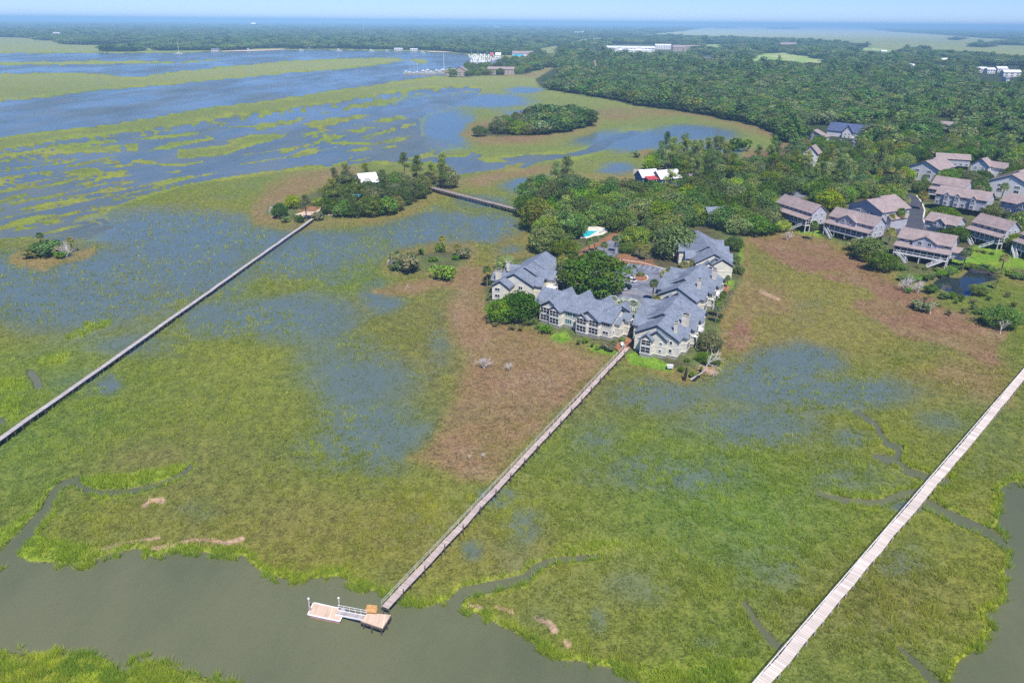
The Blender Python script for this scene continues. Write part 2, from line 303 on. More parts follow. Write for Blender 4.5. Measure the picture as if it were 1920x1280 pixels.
def fields(x, y):
    """Everything the ground needs at points (x, y): how deep under water, how wet, height, colour."""
    px, py = to_px(x, y)
    r = {}
    n1 = fbm(x / 9, y / 9, 3, 4) - .5
    n2 = fbm(x / 34, y / 34, 7, 4) - .5
    u = x * 0.49 + y * 0.87
    v = x * 0.87 - y * 0.49
    streak = fbm(u / 70, v / 13, 11, 4) - .5
    s = np.clip(300.0 / np.maximum(y, 50), .12, 2.6)       # pixels a metre or so
    wob = (n1 * 7 + n2 * 5) * s
    near = y < 260
    d = np.maximum(poly_sdf(CREEK, px, py), poly_sdf(CREEK_R, px, py))
    d = np.minimum(d, -poly_sdf(CREEK_ISLE, px, py))
    d = d + np.where(near, np.clip(wob, -14, 14) * .8, wob * .5)
    dm = d
    r['main'] = d
    for i, (pts, w) in enumerate(CREEK_LINES):
        e_ = line_sdf(pts, (w[0] * 1.0 + .9, w[1] * 1.0 + .9), px, py) + n1 * 4
        d = np.maximum(d, e_)
        if i in (0, 1, 2, 3, 5, 6):
            dm = np.maximum(dm, e_ - (1 if i in (0, 1) else 5))
    rv = poly_sdf(RIVER, px, py)
    for p in RIVER_ISLES:
        rv = np.minimum(rv, -poly_sdf(p, px, py))
    rv = rv + np.clip(streak * 6, -2, 2) + n2 * 2
    sh = poly_sdf(SHALLOW, px, py)
    isl = np.full(px.shape, -60.0)
    for p in ISLETS:
        isl = np.maximum(isl, poly_sdf(p, px, py))
    fine = fbm(u / 16, v / 5, 23, 3) - .5
    isl = np.maximum(isl, np.where(px > 380, (streak - .085) * 40, (streak - .16) * 40) * sstep(0, 12, sh) * sstep(200, 330, px + (300 - py)))
    sh2 = np.minimum(sh + streak * 9, -(isl + fine * 5))
    fl = poly_sdf(FLOW, px, py)
    for p in FLOW_ISLES:
        fl = np.minimum(fl, -poly_sdf(p, px, py))
    fl = fl + streak * 12
    pd = poly_sdf(POND, px, py) + n1 * 2 + 1.5
    deep = np.maximum.reduce([d, rv, sh2, fl, pd])
    # far sounds behind the wood
    sound = poly_sdf([(1380, 60), (1440, 54), (1560, 49), (1600, 52), (1640, 56), (1680, 62), (1750, 67), (1820, 74), (1700, 73), (1560, 74), (1450, 72), (1400, 70)], px, py)
    lake = poly_sdf([(1300, 106), (1320, 104), (1348, 109), (1346, 113)], px, py)
    mouth = poly_sdf([(-500, 62), (0, 53), (50, 50), (62, 52), (0, 58), (-500, 70)], px, py)
    deep = np.maximum.reduce([deep, lake, mouth])
    r['deep'] = deep
    up = np.maximum.reduce([poly_sdf(p, px, py) for p in (UPLAND_C, UPLAND_I, UPLAND_M, UPLAND_S, UPLAND_H, UPLAND_V)])
    wood = np.maximum.reduce([poly_sdf(p, px, py) for p in [MAIN, FARR] + FAR_ISLETS])
    hor = np.maximum(up, wood)
    r['up'], r['wood'] = up, wood
    pit = np.minimum(pd, up)
    upm = sstep(-4, 10, up + n1 * 8 - np.clip(pd + 13, 0, 40) * 1.6)
    h = np.where(deep > 0, -0.25 - 0.06 * np.minimum(deep, 14), np.minimum(0.05 + 0.035 * -deep, 0.3))
    h = np.where(y > 700, h * 2, h)
    h = h + upm * 0.8 * (deep < 0)
    r['z'] = h
    # wetness: how much of the surface is standing water between the stems
    w = np.full(px.shape, .27)
    for a, b, c, e, k in WET:
        w = np.maximum(w, .06 + 1.5 * k * np.exp(-(((px - a) / c) ** 2 + ((py - b) / e) ** 2)))
    w = w + n2 * .30 + streak * .26 + (fbm(x / 14, y / 14, 41, 3) - .5) * .22
    w = np.maximum(w, .78 * sstep(-46, 4, sh + n2 * 50 + n1 * 30) * (isl < -4))
    w = np.maximum(w, .5 * sstep(-14, 4, fl))
    farw = sstep(75, 48, py) * (px > 1000) * .05
    w = np.maximum(w, farw)
    # brown, dry salt flats
    br = np.zeros(px.shape)
    red = np.zeros(px.shape)
    for pts, k, rd, f in BROWN:
        f2_ = f * 1.5 + 2
        m = sstep(-f2_, f2_, poly_sdf(pts, px, py) + (n1 * 22 + n2 * 30) * np.minimum(s, 1.3)) * np.minimum(1, k * 1.12) * (1 - .22 * sstep(.5, .72, fbm(x / 16, y / 16, 83, 4)))
        red = np.where(m > br, rd, red)
        br = np.maximum(br, m)
    ring = sstep(-26, -4, up + n2 * 18) * sstep(6, -2, up) * (y < 750) * np.where((px < 220) & (py > 420), .35, 1)
    red = np.where(ring * .5 > br, .3, red)
    br = np.maximum(br, ring * .5)
    w = w * (1 - br) * (1 - upm)
    # bright cordgrass along the channels
    edge = np.maximum.reduce([dm, np.where(y > 100, rv, -60), sh2, fl])
    bw = np.where(y < 150, 15, np.where(y < 220, 7, 6)) * (1 + n2 * 1.6)
    li = sstep(-bw, -2, edge + n1 * 10) * np.where(y < 150, .95, .75) * (deep < 4)
    li = np.maximum(li, sstep(-6, 1, sh) * .0)
    for pts, k, f in LIME:
        li = np.maximum(li, k * sstep(-f, f, poly_sdf(pts, px, py) + n1 * 14))
    li = li * (1 - upm) * (1 - br * .8)
    r['lime'], r['brown'], r['wet'], r['upm'] = li, br, np.clip(w, 0, 1), upm

    def c(*a):
        return np.array(a)[None, :]
    K = lambda t: np.clip(t, 0, 1)[:, None]
    mix = lambda a, b, t: a + (b - a) * K(t)
    olive, yel, grn = c(.098, .115, .018), c(.165, .155, .020), c(.078, .128, .017)
    col = mix(np.repeat(olive, len(x), 0), yel, .45 + n2 * 1.6)
    col = mix(col, grn, .30 + (fbm(x / 55, y / 55, 31, 3) - .5) * 1.8)
    for a, b, cc_, e, kc, am in TONE:
        col = mix(col, c(*kc), am * np.exp(-(((px - a) / cc_) ** 2 + ((py - b) / e) ** 2)) + n2 * .4 * (np.exp(-(((px - a) / cc_) ** 2 + ((py - b) / e) ** 2)) > .2))
    col = mix(col, c(.16, .20, .05), sstep(300, 600, y) * .6)
    col = mix(col, c(.25, .27, .09), sstep(700, 1600, y) * .7)
    tan, rust = c(.200, .142, .058), c(.178, .098, .055)
    bcol = mix(np.repeat(tan, len(x), 0), rust, red + n2 * .9)
    bcol = mix(bcol, c(.24, .165, .10), .08 + n1 * 1.3)
    col = mix(col, bcol, br)
    col = mix(col, mix(np.repeat(c(.165, .235, .018), len(x), 0), c(.27, .27, .022), .3 + n2 * 2), li)
    mud = np.zeros(px.shape)
    for pts, wd in PALE_MUD:
        mud = np.maximum(mud, sstep(-2, 2, line_sdf(pts, (wd * .6, wd), px, py) + n1 * 6))
    col = mix(col, c(.42, .27, .20), mud * .85)
    r['mud'] = mud
    floor = mix(np.repeat(c(.075, .065, .035), len(x), 0), c(.10, .14, .035), .4 + n1 * 1.6)
    col = mix(col, floor, upm)
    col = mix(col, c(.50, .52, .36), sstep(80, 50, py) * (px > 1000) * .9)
    woodm = sstep(-1, 1, np.maximum(wood, np.where(y > 600, up, -60)))
    col = mix(col, c(.03, .045, .016), woodm * .9)
    for p in LAWNS:
        col = mix(col, mix(np.repeat(c(.095, .21, .018), len(x), 0), c(.2, .24, .02), .3 + n1), sstep(-2, 2, poly_sdf(p, px, py) + n1 * 5))
    for p in MULCH:
        col = mix(col, c(.25, .12, .065), sstep(-1.5, 1.5, poly_sdf(p, px, py) + n1 * 4) * .9)
    for p in GOLF:
        col = mix(col, mix(np.repeat(c(.22, .33, .08), len(x), 0), c(.42, .38, .2), (fbm(x / 40, y / 90, 5) - .45) * 3), sstep(-1, 1, poly_sdf(p, px, py)))
    col = mix(col, c(.07, .09, .03), sstep(-1, 1, poly_sdf(HOTEL_YARD, px, py)))
    col = mix(col, c(.085, .070, .042), sstep(-3.4, -1.2, deep) * (y < 230) * .85)
    bed = c(.075, .072, .045)
    col = mix(col, bed, sstep(-1.5, 1, deep))
    r['col'] = np.clip(col, .005, .8)
    r['px'], r['py'] = px, py
    return r

# ------------------------------------------------------------------ material helper
MATS = {}


class NT:
    def __init__(self, name):
        m = bpy.data.materials.new(name)
        m.use_nodes = True
        self.m, self.t = m, m.node_tree
        self.t.nodes.clear()
        self.out = self.n('ShaderNodeOutputMaterial')
        MATS[name] = m

    def n(self, kind, **kw):
        nd = self.t.nodes.new(kind)
        for k, v in kw.items():
            if isinstance(k, str) and hasattr(nd, k):
                setattr(nd, k, v)
        return nd

    def l(self, a, b):
        self.t.links.new(a, b)

    def val(self, sock, v):
        if hasattr(v, 'node'):
            self.l(v, sock)
        else:
            sock.default_value = v

    def math(self, op, a, b=0.0, c=0.0, clamp=False):
        nd = self.n('ShaderNodeMath', operation=op, use_clamp=clamp)
        for i, v in enumerate((a, b, c)):
            self.val(nd.inputs[i], v)
        return nd.outputs[0]

    def mix(self, f, a, b, mode='MIX'):
        nd = self.n('ShaderNodeMix', data_type='RGBA', blend_type=mode)
        self.val(nd.inputs[0], f)
        for i, v in ((6, a), (7, b)):
            self.val(nd.inputs[i], v if hasattr(v, 'node') else (*v, 1) if len(v) == 3 else v)
        return nd.outputs[2]

    def noise(self, vec, scale, detail=2, rough=.55):
        nd = self.n('ShaderNodeTexNoise')
        self.l(vec, nd.inputs['Vector'])
        nd.inputs['Scale'].default_value = scale
        nd.inputs['Detail'].default_value = detail
        nd.inputs['Roughness'].default_value = rough
        return nd.outputs[0]

    def ramp(self, f, a, b):
        nd = self.n('ShaderNodeMapRange', interpolation_type='SMOOTHSTEP')
        self.val(nd.inputs[0], f)
        nd.inputs[1].default_value, nd.inputs[2].default_value = a, b
        return nd.outputs[0]

    def attr(self, name):
        nd = self.n('ShaderNodeAttribute', attribute_name=name)
        return nd

    def pos(self):
        return self.n('ShaderNodeNewGeometry').outputs['Position']

    def obj(self):
        return self.n('ShaderNodeTexCoord').outputs['Object']

    def scaled(self, vec, sx, sy, sz, rot=0):
        nd = self.n('ShaderNodeMapping')
        self.l(vec, nd.inputs[0])
        nd.inputs['Scale'].default_value = (sx, sy, sz)
        nd.inputs['Rotation'].default_value = (0, 0, rot)
        return nd.outputs[0]

    def bsdf(self, col, rough=.8, spec=.3, normal=None, metal=0.0, ior=None):
        nd = self.n('ShaderNodeBsdfPrincipled')
        self.val(nd.inputs['Base Color'], col if hasattr(col, 'node') else (*col, 1))
        self.val(nd.inputs['Roughness'], rough)
        nd.inputs['Specular IOR Level'].default_value = spec
        nd.inputs['Metallic'].default_value = metal
        if ior:
            nd.inputs['IOR'].default_value = ior
        if normal is not None:
            self.l(normal, nd.inputs['Normal'])
        return nd.outputs[0]

    def bump(self, h, strength, dist):
        nd = self.n('ShaderNodeBump')
        self.l(h, nd.inputs['Height'])
        nd.inputs['Strength'].default_value = strength
        nd.inputs['Distance'].default_value = dist
        return nd.outputs[0]

    def done(self, sh):
        self.l(sh, self.out.inputs[0])
        return self.m


def mesh_np(name, verts, faces, mat, attrs=None, smooth=False, nper=None):
    """A mesh object straight from numpy arrays: faces (n, k)."""
    me = bpy.data.meshes.new(name)
    nv, (nf, k) = len(verts), faces.shape
    me.vertices.add(nv)
    me.vertices.foreach_set('co', np.ascontiguousarray(verts, np.float32).ravel())
    me.loops.add(nf * k)
    me.loops.foreach_set('vertex_index', np.ascontiguousarray(faces, np.int32).ravel())
    me.polygons.add(nf)
    me.polygons.foreach_set('loop_start', np.arange(0, nf * k, k, dtype=np.int32))
    if smooth:
        me.polygons.foreach_set('use_smooth', np.ones(nf, bool))
    for an, (dom, arr) in (attrs or {}).items():
        if arr.ndim == 1:
            a = me.attributes.new(an, 'FLOAT', dom)
            a.data.foreach_set('value', np.ascontiguousarray(arr, np.float32))
        else:
            a = me.attributes.new(an, 'FLOAT_COLOR', dom)
            c4 = np.ones((len(arr), 4), np.float32)
            c4[:, :3] = arr
            a.data.foreach_set('color', c4.ravel())
    me.update(calc_edges=True)
    if mat:
        me.materials.append(mat)
    return me


def link(name, me, parent=None):
    o = bpy.data.objects.new(name, me)
    COL.objects.link(o)
    if parent is not None:
        o.parent = parent
    return o


def structure(o):
    o['kind'] = 'structure'
    return o


def stuff(o, label=None):
    o['kind'] = 'stuff'
    if label:
        o['label'] = label
    return o


# ------------------------------------------------------------------ water
t = NT('water')
p = t.pos()
w1 = t.noise(t.scaled(p, 1, .55, 1, .5), .9, 3, .6)
w2 = t.noise(t.scaled(p, 1, .4, 1, .5), .16, 3, .6)
hh = t.math('ADD', t.math('MULTIPLY', w1, .34), w2)
rough_w = t.math('ADD', .14, t.math('MULTIPLY', t.ramp(t.noise(t.scaled(p, 1, .35, 1, .5), .012, 4, .6), .35, .65), .16))
cc = t.mix(t.ramp(t.noise(t.scaled(p, 1, .45, 1, .35), .028, 5, .6), .35, .65), (.092, .106, .056), (.132, .138, .072))
foam = t.ramp(t.noise(t.scaled(p, 1, 1, 1), 1.3, 2, .6), .79, .83)
cc = t.mix(t.math('MULTIPLY', foam, .35), cc, (.5, .5, .45))
water_mat = t.done(t.bsdf(cc, rough_w, .5, t.bump(hh, .6, .4), ior=1.333))
bm = bmesh.new()
S = 45000
vv = [bm.verts.new(q) for q in ((-S, -S, 0), (S, -S, 0), (S, S, 0), (-S, S, 0))]
bm.faces.new(vv)
me = bpy.data.meshes.new('water')
bm.to_mesh(me)
bm.free()
me.materials.append(water_mat)
structure(link('water', me))

# ------------------------------------------------------------------ the marsh: one sheet, finer where it is near
NU, NR = 1150, 560
uu = np.linspace(-1.12, 1.12, NU)
dep = np.linspace(math.atan2(HCAM, 50.0), math.atan2(HCAM, 30000.0), NR - 60)
yy = HCAM / np.tan(dep)
far = np.geomspace(yy[-62], yy[-1], 122)
yy = np.concatenate([yy[:-62], far])
NR = len(yy)
X = (uu[None, :] * (yy[:, None] + 14)).ravel()
Y = np.repeat(yy, NU)
F = fields(X, Y)
ii = (np.arange(NR - 1)[:, None] * NU + np.arange(NU - 1)[None, :]).ravel()
quads = np.stack([ii, ii + 1, ii + NU + 1, ii + NU], 1)
t = NT('marsh')
p = t.pos()
col = t.attr('col').outputs['Color']
wet, lime, brown = t.attr('wet').outputs['Fac'], t.attr('lime').outputs['Fac'], t.attr('brown').outputs['Fac']
upm = t.attr('upm').outputs['Fac']
f1 = t.noise(p, 1.35, 3, .65)
f2 = t.noise(t.scaled(p, 1, .7, 1, .5), .42, 4, .68)
f3 = t.noise(p, .085, 3, .55)
f4 = t.noise(p, 4.5, 1, .5)
f5 = t.noise(p, 2.6, 2, .6)
dark = t.math('ADD', t.math('MULTIPLY', t.ramp(f1, .32, .68), .62), t.math('MULTIPLY', t.ramp(f2, .3, .7), .38))
dark = t.math('ADD', dark, t.math('ADD', .32, t.math('MULTIPLY', t.ramp(f5, .35, .68), .62)))
c1 = t.mix(1.0, col, t.n('ShaderNodeCombineColor').outputs[0], 'MULTIPLY')
mul = t.n('ShaderNodeVectorMath', operation='SCALE')
t.l(col, mul.inputs[0])
t.l(dark, mul.inputs['Scale'])
tuft = t.ramp(f2, .50, .66)
c2 = t.mix(t.math('MULTIPLY', tuft, .33), mul.outputs[0], (.235, .225, .045))
c3 = t.mix(t.math('MULTIPLY', t.ramp(f3, .55, .7), .3), c2, (.075, .11, .028))
c3 = t.mix(t.math('MULTIPLY', t.math('MAXIMUM', brown, upm), .85), c3, mul.outputs[0])
# standing water between the stems
lvl = t.math('ADD', t.math('MULTIPLY', f1, .34), t.math('ADD', t.math('MULTIPLY', f5, .26), t.math('ADD', t.math('MULTIPLY', f2, .22), t.math('MULTIPLY', f3, .18))))
lvl = t.math('ADD', t.math('MULTIPLY', t.math('SUBTRACT', lvl, .5), 2.1), t.math('MULTIPLY', t.math('SUBTRACT', wet, .5), 1.9))
pool = t.ramp(t.math('ADD', lvl, .40), 0.0, 1.0)
grass_sh = t.bsdf(c3, .85, .12, t.bump(t.math('ADD', f1, t.math('MULTIPLY', f4, .4)), .55, .35))
pool_sh = t.bsdf((.105, .142, .128), .2, .5, t.bump(f1, .25, .2), ior=1.333)
ms = t.n('ShaderNodeMixShader')
t.l(pool, ms.inputs[0])
t.l(grass_sh, ms.inputs[1])
t.l(pool_sh, ms.inputs[2])
marsh_mat = t.done(ms.outputs[0])
me = mesh_np('marsh_ground', np.stack([X, Y, F['z']], 1), quads, marsh_mat,
             {'col': ('POINT', F['col']), 'wet': ('POINT', F['wet']), 'lime': ('POINT', F['lime']), 'brown': ('POINT', F['brown']), 'upm': ('POINT', F['upm'])}, True)
structure(link('marsh_ground', me))


def ground_z(x, y):
    return float(fields(np.array([x]), np.array([y]))['z'][0])


# ------------------------------------------------------------------ grass standing on it
def leafmat(name, rough=.7, trans=.3, rnd=.0, attr='tint'):
    t = NT(name)
    c = t.attr(attr).outputs['Color']
    if rnd:
        oi = t.n('ShaderNodeObjectInfo').outputs['Random']
        hs = t.n('ShaderNodeHueSaturation')
        t.l(c, hs.inputs['Color'])
        t.l(t.math('ADD', .5 - rnd * .032, t.math('MULTIPLY', oi, rnd * .048)), hs.inputs['Hue'])
        r2 = t.math('FRACT', t.math('MULTIPLY', oi, 17.31))
        t.l(t.math('ADD', 1 - rnd * .38, t.math('MULTIPLY', r2, rnd * .8)), hs.inputs['Value'])
        r3 = t.math('FRACT', t.math('MULTIPLY', oi, 41.7))
        t.l(t.math('ADD', .75, t.math('MULTIPLY', r3, .4)), hs.inputs['Saturation'])
        c = hs.outputs[0]
    a = t.bsdf(c, rough, .2)
    tr = t.n('ShaderNodeBsdfTranslucent')
    t.l(c, tr.inputs[0])
    ms = t.n('ShaderNodeMixShader')
    ms.inputs[0].default_value = trans
    t.l(a, ms.inputs[1])
    t.l(tr.outputs[0], ms.inputs[2])
    return t.done(ms.outputs[0])


RNG = np.random.default_rng(11)
grass_mat = leafmat('grass_blades', .75, .45)


def blades(name, x, y, z, h, wdt, col, nb, label):
    """nb thin leaning blades at each point, one mesh."""
    n = len(x)
    x, y, z, h, wdt = (np.repeat(a, nb) for a in (x, y, z, h, wdt))
    col = np.repeat(col, nb, 0)
    N = n * nb
    a = RNG.uniform(0, 2 * np.pi, N)
    lean = RNG.uniform(.15, .9, N)
    b = RNG.uniform(0, 2 * np.pi, N)
    hh = h * RNG.uniform(.6, 1.1, N)
    ox, oy = RNG.normal(0, .22, N), RNG.normal(0, .22, N)
    bx, by = x + ox * wdt * 4, y + oy * wdt * 4
    dx, dy = np.cos(a) * wdt * .5, np.sin(a) * wdt * .5
    V = np.empty((N, 3, 3))
    V[:, 0] = np.stack([bx - dx, by - dy, z - .05], 1)
    V[:, 1] = np.stack([bx + dx, by + dy, z - .05], 1)
    V[:, 2] = np.stack([bx + np.cos(b) * lean * hh, by + np.sin(b) * lean * hh, z + hh], 1)
    col = col * RNG.uniform(.72, 1.3, N)[:, None]
    me = mesh_np(name, V.reshape(-1, 3), np.arange(N * 3).reshape(-1, 3), grass_mat, {'tint': ('FACE', np.clip(col, 0, 1))})
    return stuff(link(name, me), label)


def scatter(n, y0, y1, pw):
    """Random points of the fan the camera looks over, thinning with distance."""
    t_ = RNG.uniform(0, 1, n)
    k = 1 - pw
    y = (y0 ** k + t_ * (y1 ** k - y0 ** k)) ** (1 / k)
    x = RNG.uniform(-.86, .86, n) * (y + 14)
    return x, y


gx, gy = scatter(460000, 68, 420, 1.55)
gf = fields(gx, gy)
clump = fbm(gx / 1.7, gy / 1.7, 51, 3)
patch = fbm(gx / 20, gy / 20, 57, 4)
keep = (gf['deep'] < -4) & (gf['upm'] < .3) & (RNG.uniform(0, 1, len(gx)) < np.clip((clump - .44) * 5, .02, 1) * (1 - .62 * gf['wet']) * (1 - .9 * gf['brown']) * np.clip((patch - .30) * 3.6, .06, 1.2))
gx, gy = gx[keep], gy[keep]
gc = gf['col'][keep]
tone = fbm(gx / 5, gy / 5, 61, 3)[:, None]
gc = gc * (.9 + .9 * tone) * 1.35 + (np.array([.095, .150, .014]) * (1 - tone) + np.array([.28, .275, .024]) * tone) * (1 - .5 * gf['brown'][keep][:, None])
gs = np.clip(gy / 125, .85, 2.6)
blades('marsh_grass', gx, gy, gf['z'][keep], .62 + .5 * patch[keep], .075 * gs, gc, 6, 'olive green tufts of marsh grass standing in the shallow water')
wx, wy = scatter(420000, 72, 430, 1.5)
wf = fields(wx, wy)
wcl = fbm(wx / 3.2, wy / 3.2, 131, 3)
keep = (wf['deep'] < -3) & (wf['upm'] < .3) & (wf['wet'] > .30) & (RNG.uniform(0, 1, len(wx)) < np.clip((wf['wet'] - .2) * 1.6, 0, .75) * np.clip((wcl - .3) * 3.4, .15, 1))
wx, wy = wx[keep], wy[keep]
wt = fbm(wx / 7, wy / 7, 141, 3)[:, None]
wc = np.array([.13, .20, .055]) * (1 - wt) + np.array([.26, .30, .085]) * wt
blades('flooded_grass', wx, wy, wf['z'][keep], np.full(len(wx), .48), .06 * np.clip(wy / 125, .85, 2.4), wc, 3, 'thin gray green grass stems standing in the flooded blue shallows')


lx, ly = scatter(420000, 66, 240, 1.3)
lf = fields(lx, ly)
cl2 = fbm(lx / 1.8, ly / 1.8, 77, 2)
edge_out = (lf['main'] > 0) & (lf['main'] < 9) & (lf['deep'] < 9) & (cl2 > .60) & (ly < 170)
keep = ((lf['lime'] > .25) & (lf['deep'] < -1.2) & (RNG.uniform(0, 1, len(lx)) < lf['lime'] * np.clip((cl2 - .30) * 2.8, .08, 1))) | edge_out
lx, ly = lx[keep], ly[keep]
t2 = fbm(lx / 5, ly / 5, 71, 3)[:, None]
lc = np.array([.22, .38, .022]) * (1 - t2) + np.array([.48, .54, .035]) * t2
blades('tall_cordgrass', lx, ly, np.maximum(lf['z'][keep], -.1), np.full(len(lx), 1.0) + .5 * cl2[keep], .10 * np.clip(ly / 110, .8, 2), lc, 5, 'tall bright green cordgrass along the creek banks')

# ------------------------------------------------------------------ building blocks
class MB:
    """Collects boxes, slabs, tubes and loose faces, then links them as ONE mesh object."""

    def __init__(self):
        self.v, self.f = [], []

    def face(self, *pts):
        n = len(self.v)
        self.v += [tuple(p) for p in pts]
        self.f.append(tuple(range(n, n + len(pts))))
        return self

    def hexa(self, b, t):
        """Eight corners: bottom ring b, top ring t (4 points each)."""
        n = len(self.v)
        self.v += [tuple(p) for p in list(b) + list(t)]
        for q in ((3, 2, 1, 0), (4, 5, 6, 7), (0, 1, 5, 4), (1, 2, 6, 5), (2, 3, 7, 6), (3, 0, 4, 7)):
            self.f.append(tuple(n + i for i in q))
        return self

    def box(self, x0, x1, y0, y1, z0, z1):
        return self.hexa([(x0, y0, z0), (x1, y0, z0), (x1, y1, z0), (x0, y1, z0)], [(x0, y0, z1), (x1, y0, z1), (x1, y1, z1), (x0, y1, z1)])

    def beam(self, p, q, w, h):
        """A bar from p to q, w wide, its top at the line and h deep."""
        p, q = Vector(p), Vector(q)
        d = q - p
        s = Vector((-d.y, d.x, 0))
        s = (s.normalized() if s.length > 1e-6 else Vector((1, 0, 0))) * w / 2
        dn = Vector((0, 0, -h)) if abs(d.x) + abs(d.y) > 1e-6 else Vector((0, h, 0))
        return self.hexa([p - s + dn, q - s + dn, q + s + dn, p + s + dn], [p - s, q - s, q + s, p + s])

    def tube(self, p, q, r0, r1=None, n=6):
        r1 = r0 if r1 is None else r1
        p, q = Vector(p), Vector(q)
        d = (q - p).normalized()
        a = d.orthogonal().normalized()
        b = d.cross(a)
        k = len(self.v)
        for c, r in ((p, r0), (q, r1)):
            for i in range(n):
                t_ = 2 * math.pi * i / n
                self.v.append(tuple(c + (a * math.cos(t_) + b * math.sin(t_)) * r))
        for i in range(n):
            j = (i + 1) % n
            self.f.append((k + i, k + j, k + n + j, k + n + i))
        self.f.append(tuple(k + i for i in range(n))[::-1])
        self.f.append(tuple(k + n + i for i in range(n)))
        return self

    def lathe(self, prof, n=10, c=(0, 0)):
        k = len(self.v)
        for r, z in prof:
            for i in range(n):
                t_ = 2 * math.pi * i / n
                self.v.append((c[0] + r * math.cos(t_), c[1] + r * math.sin(t_), z))
        for m in range(len(prof) - 1):
            for i in range(n):
                j = (i + 1) % n
                self.f.append((k + m * n + i, k + m * n + j, k + (m + 1) * n + j, k + (m + 1) * n + i))
        self.f.append(tuple(k + i for i in range(n))[::-1])
        self.f.append(tuple(k + (len(prof) - 1) * n + i for i in range(n)))
        return self

    def mesh(self, name, mat):
        me = bpy.data.meshes.new(name)
        me.from_pydata(self.v, [], self.f)
        if mat:
            me.materials.append(MATS[mat] if isinstance(mat, str) else mat)
        me.update()
        return me

    def build(self, name, mat, parent=None, label=None):
        o = link(name, self.mesh(name, mat), parent)
        if label:
            o['label'] = label
        return o


def thing(name, label, cat, loc=(0, 0, 0), rotz=0.0, group=None, scale=None):
    o = bpy.data.objects.new(name, None)
    COL.objects.link(o)
    o.empty_display_size = .5
    o.location = loc
    o.rotation_euler = (0, 0, rotz)
    if scale:
        o.scale = scale
    o['label'], o['category'] = label, cat
    if group:
        o['group'] = group
    return o


def tag(o, label, cat, group=None):
    o['label'], o['category'] = label, cat
    if group:
        o['group'] = group
    return o


# ------------------------------------------------------------------ plain materials, each with its own grain
def plain(name, col, rough=.7, spec=.3, var=.25, scale=.8, bump=0.0, dirt=None, metal=0.0):
    t = NT(name)
    p = t.obj()
    n = t.noise(p, scale, 4, .6)
    c = t.mix(t.ramp(n, .3, .7), tuple(x * (1 - var) for x in col), tuple(min(1, x * (1 + var)) for x in col))
    if dirt:
        c = t.mix(t.math('MULTIPLY', t.ramp(t.noise(p, scale * .35, 4, .65), .5, .7), .5), c, dirt)
    nm = t.bump(t.noise(p, scale * 6, 2), bump, .03) if bump else None
    return t.done(t.bsdf(c, rough, spec, nm, metal))


def planks(name, col, step, axis, rough=.8, var=.3, gap=(.06, .05, .045), gapw=.07):
    """Boards laid across one axis of the object, every board its own shade."""
    t = NT(name)
    p = t.obj()
    sep = t.n('ShaderNodeSeparateXYZ')
    t.l(p, sep.inputs[0])
    s = t.math('DIVIDE', sep.outputs[axis], step)
    wn_ = t.n('ShaderNodeTexWhiteNoise', noise_dimensions='1D')
    t.l(t.math('FLOOR', s), wn_.inputs['W'])
    big = t.noise(p, .16, 3, .6)
    f = t.math('ADD', t.math('MULTIPLY', wn_.outputs[0], .6), t.math('MULTIPLY', big, .4))
    c = t.mix(f, tuple(x * (1 - var) for x in col), tuple(min(1, x * (1 + var)) for x in col))
    c = t.mix(t.math('MULTIPLY', t.math('GREATER_THAN', wn_.outputs[0], .93), .45), c, tuple(min(1, x * 1.5) for x in col))
    c = t.mix(t.math('MULTIPLY', t.ramp(t.noise(p, .5, 5, .7), .52, .72), .4), c, tuple(x * .55 for x in col))
    fr = t.math('FRACT', s)
    c = t.mix(t.math('MULTIPLY', t.math('LESS_THAN', fr, gapw), .8), c, gap)
    return t.done(t.bsdf(c, rough, .15))


def shingles(name, col, var=.36):
    t = NT(name)
    p = t.obj()
    sep = t.n('ShaderNodeSeparateXYZ')
    t.l(p, sep.inputs[0])
    course = t.math('FLOOR', t.math('DIVIDE', sep.outputs[2], .14))
    cm = t.n('ShaderNodeCombineXYZ')
    t.l(t.math('FLOOR', t.math('DIVIDE', sep.outputs[0], .42)), cm.inputs[0])
    t.l(t.math('FLOOR', t.math('DIVIDE', sep.outputs[1], .42)), cm.inputs[1])
    t.l(course, cm.inputs[2])
    w = t.n('ShaderNodeTexWhiteNoise', noise_dimensions='3D')
    t.l(cm.outputs[0], w.inputs['Vector'])
    big = t.noise(t.scaled(p, 1, 1, .5), .45, 4, .65)
    f = t.math('ADD', t.math('MULTIPLY', w.outputs[0], .55), t.math('MULTIPLY', t.ramp(big, .3, .7), .45))
    c = t.mix(f, tuple(x * (1 - var) for x in col), tuple(min(1, x * (1 + var)) for x in col))
    return t.done(t.bsdf(c, .85, .2, t.bump(w.outputs[0], .25, .03)))


def clapboard(name, col, step=.2):
    t = NT(name)
    p = t.obj()
    sep = t.n('ShaderNodeSeparateXYZ')
    t.l(p, sep.inputs[0])
    fr = t.math('FRACT', t.math('DIVIDE', sep.outputs[2], step))
    n = t.noise(p, .7, 4, .6)
    c = t.mix(t.ramp(n, .3, .7), tuple(x * .86 for x in col), tuple(min(1, x * 1.08) for x in col))
    c = t.mix(t.math('MULTIPLY', t.math('LESS_THAN', fr, .14), .22), c, tuple(x * .45 for x in col))
    return t.done(t.bsdf(c, .7, .25, t.bump(fr, .3, .02)))


